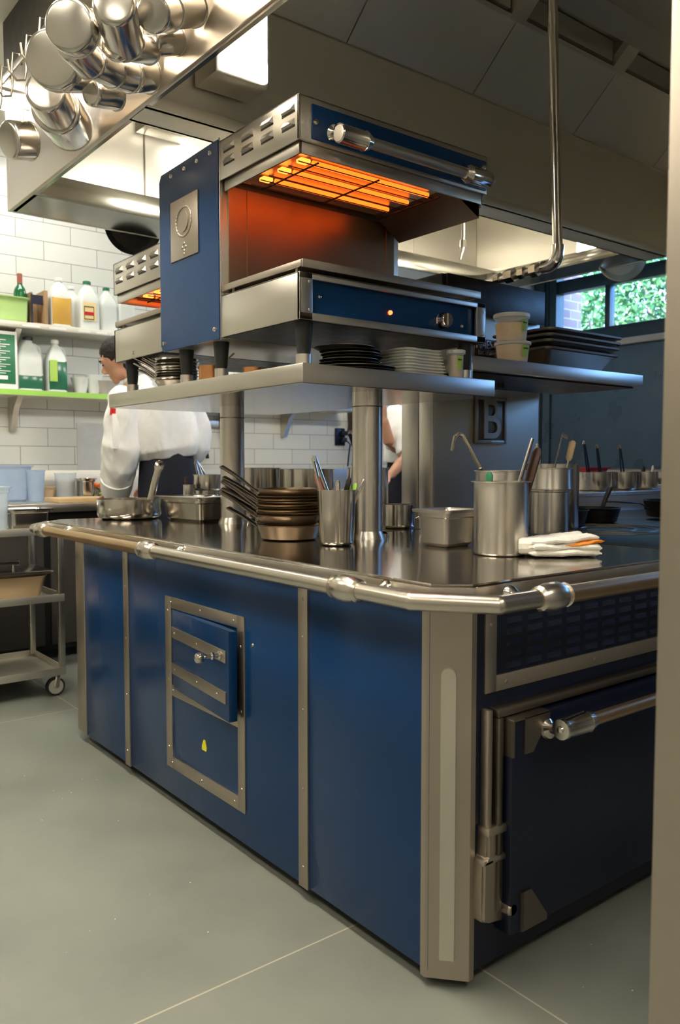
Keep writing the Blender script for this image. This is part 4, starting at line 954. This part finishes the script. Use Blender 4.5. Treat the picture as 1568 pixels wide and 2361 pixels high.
t=thing('steel_insert','narrow steel insert pan with greens beside the cup of dressing','food pan',(.72,3.85,TZ)); q=MB(); q.M=place(.70,3.84,TZ,0); hotel(q,.048,.06,.13,rim=.008,taper=.006); q.done('body',M['chrome'],t)
MB().box(.665,3.80,TZ+.03,.735,3.88,TZ+.115,.01).done('greens',M['green_soap'],t)
t=thing('food_box','low tan lidded tub behind the deli cups','container',(.50,3.98,TZ)); q=MB(); q.M=place(.50,3.97,TZ,0); hotel(q,.05,.05,.08,rim=.006); q.done('body',M['tan'],t)
t=thing('cutting_board','pale wooden cutting board under the hand of the person at the worktable','cutting board',(.6,3.6,TZ)); MB().box(.40,3.47,TZ,.80,3.72,TZ+.024,.003).done('board',M['wood'],t)
for i,(x,y,z,lab) in enumerate(((.80,3.83,TZ+.085,'whole orange carrot heap piece on top in the prep pan'),(.835,3.79,TZ+.03,'single orange carrot piece below the prep pan rim'),(.77,3.86,TZ+.085,'reddish tomato piece at the back of the prep pan'),(.87,3.87,TZ+.095,'orange carrot piece nearest the white sleeve in the prep pan'))):
    t=thing('carrot_piece',lab,'carrot',(x,y,z)); MB().ell((x,y,z),(.024,.022,.019),14,8).done('piece',M['orange'],t)
t=thing('prep_pan','steel prep pan of cut vegetables behind the cutting board','food pan',(.86,3.86,TZ)); q=MB(); q.M=place(.87,3.87,TZ+.0,0); hotel(q,.095,.07,.07,rim=.008); q.done('body',M['pot'],t)
t=thing('lime_scrap','bright green scrap on a black dish beside the cutting board','food',(.80,3.77,TZ)); MB().box(.765,3.755,TZ+.028,.825,3.79,TZ+.045,.006).done('piece',M['lime'],t); MB().box(.74,3.745,TZ,.84,3.80,TZ+.012,.003).box(.755,3.752,TZ+.012,.83,3.795,TZ+.028,.003).done('dish',M['black'],t)
# wall shelves
def wshelf(z,x0,x1,lab,mt):
    s=thing('wall_shelf',lab,'shelf',((x0+x1)/2,3.95,z))
    MB().box(x0,3.85,z-.035,x1,4.098,z,.003).done('board',M['hoodp'],s)
    for x in (.32,1.6,2.35):
        if x0<x<x1: MB().prism([(3.90,z-.035),(4.098,z-.035),(4.098,z-.24),(4.06,z-.24),(3.98,z-.10)],x-.004,x+.03,'YZ').done('bracket',M['hood'],s)
    return s
us=wshelf(1.985,-2.0,1.5,'upper steel wall shelf with small white labels along its edge','steel')
for x in (.36,.52,.70,.81): MB().box(x-.055+.03,3.847,1.958,x+.03+(.05 if x<.6 else .02),3.8495,1.972).done('edge_label',M['paper'],us)
ls=wshelf(1.585,-2.0,2.9,'lower steel wall shelf with a lime green edge strip','steel')
MB().box(-2.0,3.846,1.552,1.2,3.8495,1.584).done('edge_strip',M['lime'],ls)
Z2=1.986; Z1=1.586
t=thing('wine_bottle','green wine bottle with reddish brown capsule on the upper wall shelf','bottle',(.345,3.97,Z2))
MB().lathe([(0,0),(.036,0),(.037,.005),(.037,.19),(.030,.215),(.016,.235),(.014,.25),(.014,.30),(0,.30)],c=(.365,3.97,Z2),n=24).done('glass',M['greenglass'],t)
MB().lathe([(.0145,.245),(.0155,.245),(.0155,.302),(.012,.305),(0,.305)],c=(.365,3.97,Z2),n=18).done('capsule',M['capsule'],t)
t=thing('plastic_tub','long lime green plastic tub on the upper wall shelf in front of the wine bottle','tub',(.28,3.93,Z2)); q=MB(); q.M=place(.265,3.925,Z2,0); hotel(q,.125,.055,.145,rim=.006,taper=.008,step=.015); q.done('body',M['frostg'],t)
t=thing('cardboard_box','small open cardboard box beside the amber jug on the upper shelf','box',(.46,3.95,Z2))
MB().box(.405,3.90,Z2,.418,4.02,Z2+.19).box(.405,4.01,Z2,.50,4.02,Z2+.19).box(.478,3.875,Z2,.50,4.02,Z2+.205,.002).box(.405,3.90,Z2,.50,4.02,Z2+.01).done('box',M['card'],t)
MB().box(.407,3.896,Z2+.12,.478,3.899,Z2+.175).box(.405,3.894,Z2+.0,.416,3.899,Z2+.18).done('print',M['carddark'],t)
def jug(x,y,z,w,d,h,body,fm,fill,cap,lab,neck=.7,loop=True,label=None):
    t=thing('plastic_jug',lab,'jug',(x,y,z))
    def ring(a,b,zz,r=.02): return [V((x+px,y+py,z+zz)) for px,py in rrect(a,b,min(r,a*.9,b*.9))]
    L=[(w,d,0),(w,d,h*.55),(w*.97,d*.97,h*.62),(w*.6,d*.6,h*.82),(w*.33,d*.36,h*.90),(w*.33,d*.36,h*.93)]
    rings=[ring(a,b,zz,.018) for a,b,zz in L]; n=len(rings[0]); vs=[p for R_ in rings for p in R_]; fs=[tuple(range(n))[::-1]]
    for i in range(len(rings)-1):
        for j in range(n): j2=(j+1)%n; fs.append((i*n+j,i*n+j2,(i+1)*n+j2,(i+1)*n+j))
    fs.append(tuple((len(rings)-1)*n+j for j in range(n)))
    MB().add(vs,fs).done('body',M[body],t)
    if fm: MB().box(x-w+.002,y-d-.0006,z+.001,x+w+.0006,y+d-.004,z+h*fill,.012).done('contents',M[fm],t)
    MB().lathe([(w*.38,h*.93),(w*.40,h*.935),(w*.40,h*.99),(w*.34,h),(0,h)],c=(x,y,z),n=20).done('cap',M[cap],t)
    if loop: MB().tube([(x+w*.45,y-.01,z+h*.86),(x+w*.85,y-.012,z+h*.80),(x+w*.98,y-.012,z+h*.68),(x+w*.9,y-.01,z+h*.56)],.009,8).done('handle',M[body],t)
    if label: label(t)
    return t
jug(.585,3.93,Z2,.062,.058,.30,'frost','amber_soap',.60,'white_plastic','jug of amber liquid on the upper shelf beside the cardboard box',loop=False)
def lb(t):
    q=MB().box(.715,3.868,Z2+.05,.80,3.871,Z2+.165).done('label',M['cream'],t)
    MB().box(.722,3.866,Z2+.085,.785,3.8675,Z2+.105).done('label_band',M['red'],q)
    MB().box(.722,3.8665,Z2+.058,.785,3.8675,Z2+.062).box(.722,3.8665,Z2+.135,.785,3.8675,Z2+.139).box(.722,3.8665,Z2+.058,.725,3.8675,Z2+.139).box(.782,3.8665,Z2+.058,.785,3.8675,Z2+.139).done('label_border',M['woodh'],q)
jug(.765,3.93,Z2,.062,.058,.305,'frost',None,0,'dark_green','clear water jug with a cream and red label on the upper shelf',label=lb)
jug(.70,4.03,Z2,.05,.04,.28,'frost',None,0,'white_plastic','pale jug half hidden behind the labelled water jug',loop=False)
jug(.90,3.95,Z2,.055,.055,.285,'frost',None,0,'dark_green','clear jug with green cap between the labelled jug and the salamander')
jug(1.02,3.95,Z2,.055,.055,.305,'frost',None,0,'dark_green','clear green-capped jug mostly hidden by the salamander')
t=thing('carton','tall green and white printed carton at the end of the lower wall shelf','carton',(.25,3.93,Z1)); MB().box(.13,3.88,Z1,.315,4.0,Z1+.34,.006).done('carton',M['paper'],t)
q=MB().box(.14,3.8775,Z1+.03,.300,3.8795,Z1+.32,.001).done('green_face',M['dark_green'],t)
f=MB()
for i in range(16): f.box(.175,3.876,Z1+.09+i*.013,.175+.10*(.7+.3*math.sin(i*2.1)),3.8772,Z1+.094+i*.013)
f.box(.195,3.876,Z1+.055,.255,3.8772,Z1+.078); f.done('small_print',M['paper'],q)
jug(.40,3.96,Z1,.075,.055,.33,'frost','green_soap',.30,'black','grey jug with a loop handle and black cap on the lower shelf')
jug(.555,3.93,Z1,.058,.055,.32,'frost','green_soap',.60,'white_plastic','jug of dark green liquid with yellow label on the lower shelf',loop=True,label=lambda t:MB().box(.502,3.868,Z1+.06,.548,3.871,Z1+.19).done('label',M['limetape'],t))
for i,(x,y,r,h,lab,m) in enumerate(((.72,3.95,.06,.10,'frosted container on the lower shelf beside the green jug','frost'),(.80,3.93,.055,.12,'crumpled plastic wrapped bowl stack on the lower shelf','frost'),(.88,3.93,.085,.085,'cream mixing bowl on the lower shelf by the dark haired head','grey'))):
    t=thing('shelf_bowl',lab,'bowl',(x,y,Z1)); MB().lathe(vessel(r,h,rb=r*.6,curve=.01,lip=.002),c=(x,y,Z1),n=36).done('body',M[m],t)
# wall things
def hang(name,lab,cat,x,z,h,m1,m2,tilt=.0,w=.012):
    t=thing(name,lab,cat,(x,4.08,z)); MB().tube([(x,4.071,z),(x+tilt*.5,4.071,z-h*.5)],1,8,sq=(.003,w),up=(0,1,0)).done('blade',M[m1],t)
    MB().tube([(x+tilt*.5,4.066,z-h*.5),(x+tilt,4.066,z-h)],1,8,sq=(.008,w),up=(0,1,0)).done('handle',M[m2],t)
st=thing('knife_rack','grey magnetic strip on the tiles carrying kitchen tools','rack',(1.68,4.09,1.44)); MB().box(1.40,4.075,1.40,1.85,4.098,1.455,.002).done('strip',M['hood'],st)
hang('scissors','blue handled scissors hanging on the magnetic strip beside the column','scissors',1.80,1.57,.26,'blue','steel',.03,.02)
hang('kitchen_knife','black handled knife hanging on the magnetic strip','knife',1.64,1.46,.28,'steel','black',.05,.014)
hang('green_knife','green handled peeler hanging on the magnetic strip','knife',1.56,1.44,.30,'steel','green_soap',.04,.022)
t=thing('wall_outlet','dark electrical outlet with two plugs and cords on the tiled wall','outlet',(2.93,4.09,1.36)); MB().box(2.875,4.085,1.29,2.975,4.098,1.43,.004).done('plate',M['navy'],t)
for z in (1.335,1.39): MB().box(2.925,4.055,z-.018,2.975,4.085,z+.018,.005).done('plug',M['black'],t)
MB().tube([(2.96,4.06,1.39),(3.03,4.06,1.36),(3.05,4.07,1.25),(3.04,4.07,1.12)],.006,8).tube([(2.96,4.06,1.335),(3.0,4.05,1.30),(3.0,4.07,1.2),(2.99,4.07,1.12)],.006,8).tube([(2.99,4.07,1.60),(3.0,4.07,1.45),(2.98,4.06,1.39)],.006,8).done('cord',M['black'],t)
t=thing('wall_cabinet','brown box fixed to the tiled wall above the outlet','box',(3.1,4.0,1.6)); MB().box(3.02,3.98,1.42,3.26,4.098,1.75,.004).done('box',M['woodh'],t)
t=thing('plastic_sheet','taped clear notice sheet on the tiled wall beside the white sleeve','sheet',(.85,4.098,1.25)); MB().box(.745,4.0955,1.10,1.05,4.0985,1.41).done('sheet',M['paper'],t); t.children[0].data.materials[0]=clear('notice_sheet',(.8,.82,.82),.35)
t=thing('blue_basket','pale blue perforated basket behind the tongs on the far side of the island','basket',(1.12,1.86,CT))
q=MB(); q.M=place(1.30,2.18,CT,0); hotel(q,.07,.06,.155,rim=.006,taper=.006); q.done('body',M['bluehaze'],t)
t.location=(1.30,2.18,CT); 
for c in t.children: c.location=(0,0,0)
t.children[0].data.transform(Matrix.Translation(V((1.12,1.86,CT))-V((1.30,2.18,CT))))
# stainless doorpost close to the camera
t=thing('stainless_doorpost','tall brushed stainless doorpost standing close to the camera','doorpost',(-.25,-.75,0))
MB().box(-.292,-.92,0,-.10,-.632,ZC-.002,.006).done('post',M['trim'],t)
# ================================================================= PEOPLE
def hand(b,w,d,up,sc=1,curl=.5):
    """w wrist, d direction of the fingers, up back of the hand"""
    w=V(w);d=V(d).normalized();up=V(up);up=(up-d*up.dot(d)).normalized();s=d.cross(up)
    b.tube([w-d*.02*sc,w+d*.02*sc,w+d*.06*sc,w+d*.09*sc],[.026*sc,.028*sc,.034*sc,.030*sc],10,sq=(.55,1.1),up=up)
    for i,(o,l) in enumerate(((-.028,.072),(-.009,.080),(.010,.075),(.028,.058))):
        p=w+d*.085*sc+s*o*sc; q=p+d*l*.5*sc-up*l*.25*curl*sc; r=q+d*l*.32*sc-up*l*.45*curl*sc
        b.tube([p,q,r],[.0095*sc,.0088*sc,.0072*sc],8); b.ell(r,(.0072*sc,)*3,8,6)
    p=w+d*.025*sc-s*.028*sc; q=p+d*.03*sc-s*.028*sc-up*.008*sc; r=q+d*.032*sc-s*.006*sc-up*.012*sc
    b.tube([p,q,r],[.013*sc,.011*sc,.009*sc],8); b.ell(r,(.009*sc,)*3,8,6)
def wrinkle(sc,a,seed=0):
    def f(v):
        n=noise.noise(V((v.x*sc,v.y*sc,v.z*sc*.55+seed)))*a+noise.noise(V((v.x*sc*2.3,v.y*sc*2.3,v.z*sc*1.4+seed)))*a*.45
        n2=noise.noise(V((v.y*sc,v.z*sc*.5,v.x*sc+seed+9)))*a
        return V((v.x+n,v.y+n2,v.z))
    return f
def head(root,c,f,parts,skinb):
    f=V(f).normalized(); R=f.to_track_quat('Y','Z').to_matrix()
    P=lambda x,y,z: V(c)+R@V((x,y,z))
    skinb.ell(P(0,-.004,.018),(.074,.094,.098),20,14,R)
    skinb.ell(P(0,.030,-.050),(.052,.056,.055),16,10,R)
    skinb.tube([P(0,.075,.018),P(0,.100,-.012),P(0,.112,-.022)],[.009,.013,.012],8); skinb.ell(P(0,.100,-.026),(.017,.013,.010),10,8,R)
    skinb.ell(P(0,.084,-.055),(.024,.010,.007),10,8,R); skinb.ell(P(0,.084,-.066),(.021,.010,.007),10,8,R)
    skinb.ell(P(0,.074,-.092),(.022,.018,.018),10,8,R)
    for s in (-1,1):
        skinb.ell(P(s*.030,.078,.012),(.015,.010,.009),10,8,R); skinb.ell(P(s*.030,.080,.032),(.022,.012,.007),10,8,R)
        skinb.ell(P(s*.078,-.008,-.008),(.010,.019,.032),12,8,R)
    h=MB()
    h.ell(P(0,-.016,.034),(.081,.098,.096),24,16,R); h.ell(P(0,-.040,-.015),(.074,.070,.075),20,12,R)
    me=h
    def cut(v):
        return v
    hb=remesh(h,.006,'hair',M['hair'],root,3,lambda v:v+(v-V(c)).normalized()*noise.noise(v*70)*.0035)
    # eyes and brows
    e=MB()
    for s in (-1,1): e.ell(P(s*.030,.086,.012),(.010,.006,.005),10,8,R)
    e.done('eyes',M['ink'],root)
    bw=MB()
    for s in (-1,1): bw.tube([P(s*.016,.092,.034),P(s*.032,.092,.039),P(s*.046,.082,.034)],[.003,.004,.002],6)
    bw.done('eyebrows',M['hair'],root)
ch=thing('person','person in white jacket and navy apron bending over the worktable with head bowed','person',(.82,3.0,0))
b=MB()
b.tube([(.80,3.03,1.42),(.72,3.06,1.53),(.665,3.09,1.60)],[.07,.062,.056],14)
b.ell((.80,3.03,1.35),(.17,.11,.16)); b.tube([(.86,3.0,.93),(.84,3.0,1.15),(.80,3.03,1.38)],[.13,.12,.15],16,sq=(.6,1),up=(0,1,0))
# arms
b.tube([(.63,3.0,1.46),(.59,3.0,1.22),(.60,3.06,1.17),(.625,3.22,.985)],[.055,.046,.043,.030],12)
hand(b,(.625,3.235,.985),(.10,1,-.42),(.0,.4,1),1,.5)
b.tube([(.99,3.06,1.46),(1.06,3.08,1.20),(1.02,3.14,1.14),(.93,3.36,1.02)],[.055,.046,.043,.030],12)
hand(b,(.925,3.37,1.015),(-.35,1,-.35),(0,.3,1),1,.5)
for s,x in ((-1,.78),(1,.94)):
    b.tube([(x,3.0,.95),(x+.01*s,3.01,.52),(x+.012*s,2.99,.10)],[.085,.06,.042],12)
    b.tube([(x+.012*s,2.95,.05),(x+.012*s,3.05,.045),(x+.012*s,3.18,.03)],[.045,.042,.034],10,sq=(.8,1))
hc=(.628,3.135,1.712); f=(-.82,.42,-.55)
head(ch,hc,f,None,b)
remesh(b,.0075,'body',M['skin'],ch,3)
# jacket
j=MB()
j.tube([(.80,3.02,1.56),(.79,3.03,1.52),(.80,3.02,1.42),(.82,3.0,1.30),(.835,2.99,1.22),(.84,2.99,1.175)],[.10,.185,.205,.205,.200,.155],24,sq=(.68,1),up=(0,1,0))
j.ell((.60,3.02,1.49),(.085,.085,.075)); j.ell((.99,3.06,1.49),(.085,.085,.075))
j.tube([(.62,3.01,1.50),(.585,3.0,1.38),(.580,3.0,1.24),(.590,3.05,1.14),(.610,3.15,1.02),(.618,3.18,.985)],[.095,.100,.094,.090,.080,.070],18)
j.tube([(.99,3.06,1.50),(1.045,3.07,1.36),(1.065,3.08,1.24),(1.03,3.13,1.14),(.97,3.27,1.06)],[.095,.09,.082,.078,.066],18)
j.tube([(.72,3.06,1.55),(.69,3.08,1.60)],[.075,.070],18)
jk=remesh(j,.009,'jacket',M['jacket'],ch,3,wrinkle(10,.024,3))
q=MB().tube([(.598,3.11,1.065),(.612,3.155,1.015),(.618,3.18,.982)],[.090,.086,.078],24); q.done('folded_cuff',M['jacket'],ch)
MB().tube([(.505,2.945,1.44),(.500,2.945,1.40)],.008,8).tube([(.515,2.935,1.445),(.512,2.935,1.40)],.008,8).done('pen',M['red_pen'],ch)
MB().box(.50,2.925,1.22,.565,2.935,1.405,.003).done('sleeve_pocket',M['jacket'],ch)
a=MB()
a.tube([(.845,3.0,1.20),(.85,3.0,1.12),(.855,3.0,1.0),(.86,3.0,.75),(.86,3.0,.42)],[.155,.165,.180,.19,.20],24,sq=(.72,1),up=(0,1,0))
ap=remesh(a,.010,'apron',M['apron'],ch,3,wrinkle(8,.010,8))
MB().tube([(.78,2.99,.45),(.77,2.98,.10)],[.085,.075],14).tube([(.94,2.99,.45),(.95,2.98,.10)],[.085,.075],14).done('trousers',M['apron'],ch)
MB().tube([(.768,2.93,.05),(.768,3.06,.048),(.768,3.21,.035)],[.055,.052,.044],12,sq=(.9,1)).tube([(.952,2.93,.05),(.952,3.06,.048),(.952,3.21,.035)],[.055,.052,.044],12,sq=(.9,1)).done('shoes',M['black'],ch)
# second person, mostly hidden by the tower
p2=thing('person','person in white jacket with rolled sleeves raising a hand beside the backguard tower','person',(2.92,3.2,0))
b=MB()
b.tube([(2.92,3.2,1.50),(2.90,3.2,1.60)],[.06,.055],12); b.tube([(2.92,3.2,.93),(2.92,3.2,1.2),(2.92,3.2,1.45)],[.15,.135,.15],16,sq=(.7,1),up=(0,1,0))
b.tube([(2.72,3.13,1.46),(2.68,3.06,1.24),(2.60,3.05,1.30),(2.535,3.02,1.44)],[.05,.046,.042,.028],12)
hand(b,(2.53,3.02,1.45),(-.3,-.1,1),(-.2,-1,0),1,.9)
b.tube([(2.74,3.05,1.40),(2.68,2.95,1.18),(2.60,2.93,1.14),(2.50,2.92,1.06)],[.05,.046,.042,.03],12)
hand(b,(2.49,2.92,1.055),(-1,0,-.4),(0,0,1),1,.7)
for s,x in ((-1,2.84),(1,3.0)):
    b.tube([(x,3.2,.95),(x,3.2,.5),(x,3.2,.10)],[.085,.06,.042],12); b.tube([(x,3.24,.05),(x,3.1,.045),(x,3.0,.035)],[.045,.042,.034],10,sq=(.8,1))
head(p2,(2.89,3.18,1.70),(-1,-.3,-.25),None,b)
remesh(b,.0085,'body',M['skin'],p2,3)
j=MB()
j.tube([(2.92,3.2,1.56),(2.92,3.2,1.50),(2.92,3.2,1.35),(2.92,3.2,1.15)],[.10,.19,.205,.20],24,sq=(.66,1),up=(0,1,0))
j.ell((2.74,3.13,1.49),(.085,.085,.07)).ell((3.1,3.2,1.49),(.085,.085,.07))
j.tube([(2.75,3.12,1.48),(2.70,3.08,1.36),(2.685,3.05,1.25)],[.092,.088,.075],16)
j.tube([(2.76,3.08,1.46),(2.72,2.99,1.32),(2.69,2.95,1.20)],[.085,.088,.08],16)
remesh(j,.011,'jacket',M['jacket'],p2,3,wrinkle(9,.014,5))
a=MB(); a.tube([(2.92,3.2,1.18),(2.92,3.2,1.0),(2.92,3.2,.42)],[.165,.18,.20],24,sq=(.72,1),up=(0,1,0)); a.done('apron',M['apron'],p2)
MB().tube([(2.84,3.2,.45),(2.84,3.2,.10)],[.085,.075],14).tube([(3.0,3.2,.45),(3.0,3.2,.10)],[.085,.075],14).done('trousers',M['apron'],p2)
MB().tube([(2.84,3.26,.05),(2.84,3.1,.048),(2.84,2.97,.035)],[.055,.052,.044],12).tube([(3.0,3.26,.05),(3.0,3.1,.048),(3.0,2.97,.035)],[.055,.052,.044],12).done('shoes',M['black'],p2)
p2.location.x-=.07
# ================================================================= WORLD, CAMERA, VIEW
W=bpy.data.worlds.new('sky'); S.world=W; W.use_nodes=True; bg=W.node_tree.nodes['Background']
sk=W.node_tree.nodes.new('ShaderNodeTexSky'); sk.sky_type='NISHITA'; sk.sun_disc=False; sk.sun_elevation=math.radians(38); sk.sun_rotation=math.radians(200)
mxs=W.node_tree.nodes.new('ShaderNodeMix'); mxs.data_type='RGBA'; mxs.blend_type='MULTIPLY'; mxs.inputs[0].default_value=1; mxs.inputs[7].default_value=(.55,.85,1.3,1)
W.node_tree.links.new(sk.outputs[0],mxs.inputs[6]); W.node_tree.links.new(mxs.outputs[2],bg.inputs[0]); bg.inputs[1].default_value=1.0
sun=bpy.data.lights.new('sun','SUN'); sun.energy=10; sun.angle=.03; sun.color=(1,.95,.88); so=bpy.data.objects.new('sun',sun); COL.objects.link(so); so.rotation_euler=V((.75,-.25,-.6)).to_track_quat('-Z','Y').to_euler()
cam=bpy.data.cameras.new('camera'); co=bpy.data.objects.new('camera',cam); COL.objects.link(co); S.camera=co
YAW,PIT=math.radians(38.2),math.radians(3.45)
fw=V((math.sin(YAW)*math.cos(PIT),math.cos(YAW)*math.cos(PIT),-math.sin(PIT))); rt=V((math.cos(YAW),-math.sin(YAW),0)); upv=rt.cross(fw)
mt=Matrix((rt,upv,-fw)).transposed().to_4x4(); mt.translation=V((-1.222,-1.180,1.15)); co.matrix_world=mt
cam.sensor_fit='VERTICAL'; cam.sensor_height=36; cam.lens=1888*36/2361
cam.clip_start=.05
cam.dof.use_dof=True; cam.dof.focus_distance=2.3; cam.dof.aperture_fstop=5.0
vs=S.view_settings; S.display_settings.display_device='sRGB'; vs.view_transform='Standard'; vs.look='None'; vs.gamma=1; vs.use_curve_mapping=False; vs.exposure=1.28
S.cycles.max_bounces=8; S.cycles.glossy_bounces=6; S.cycles.transparent_max_bounces=12; S.cycles.sample_clamp_indirect=6; S.cycles.use_denoising=True
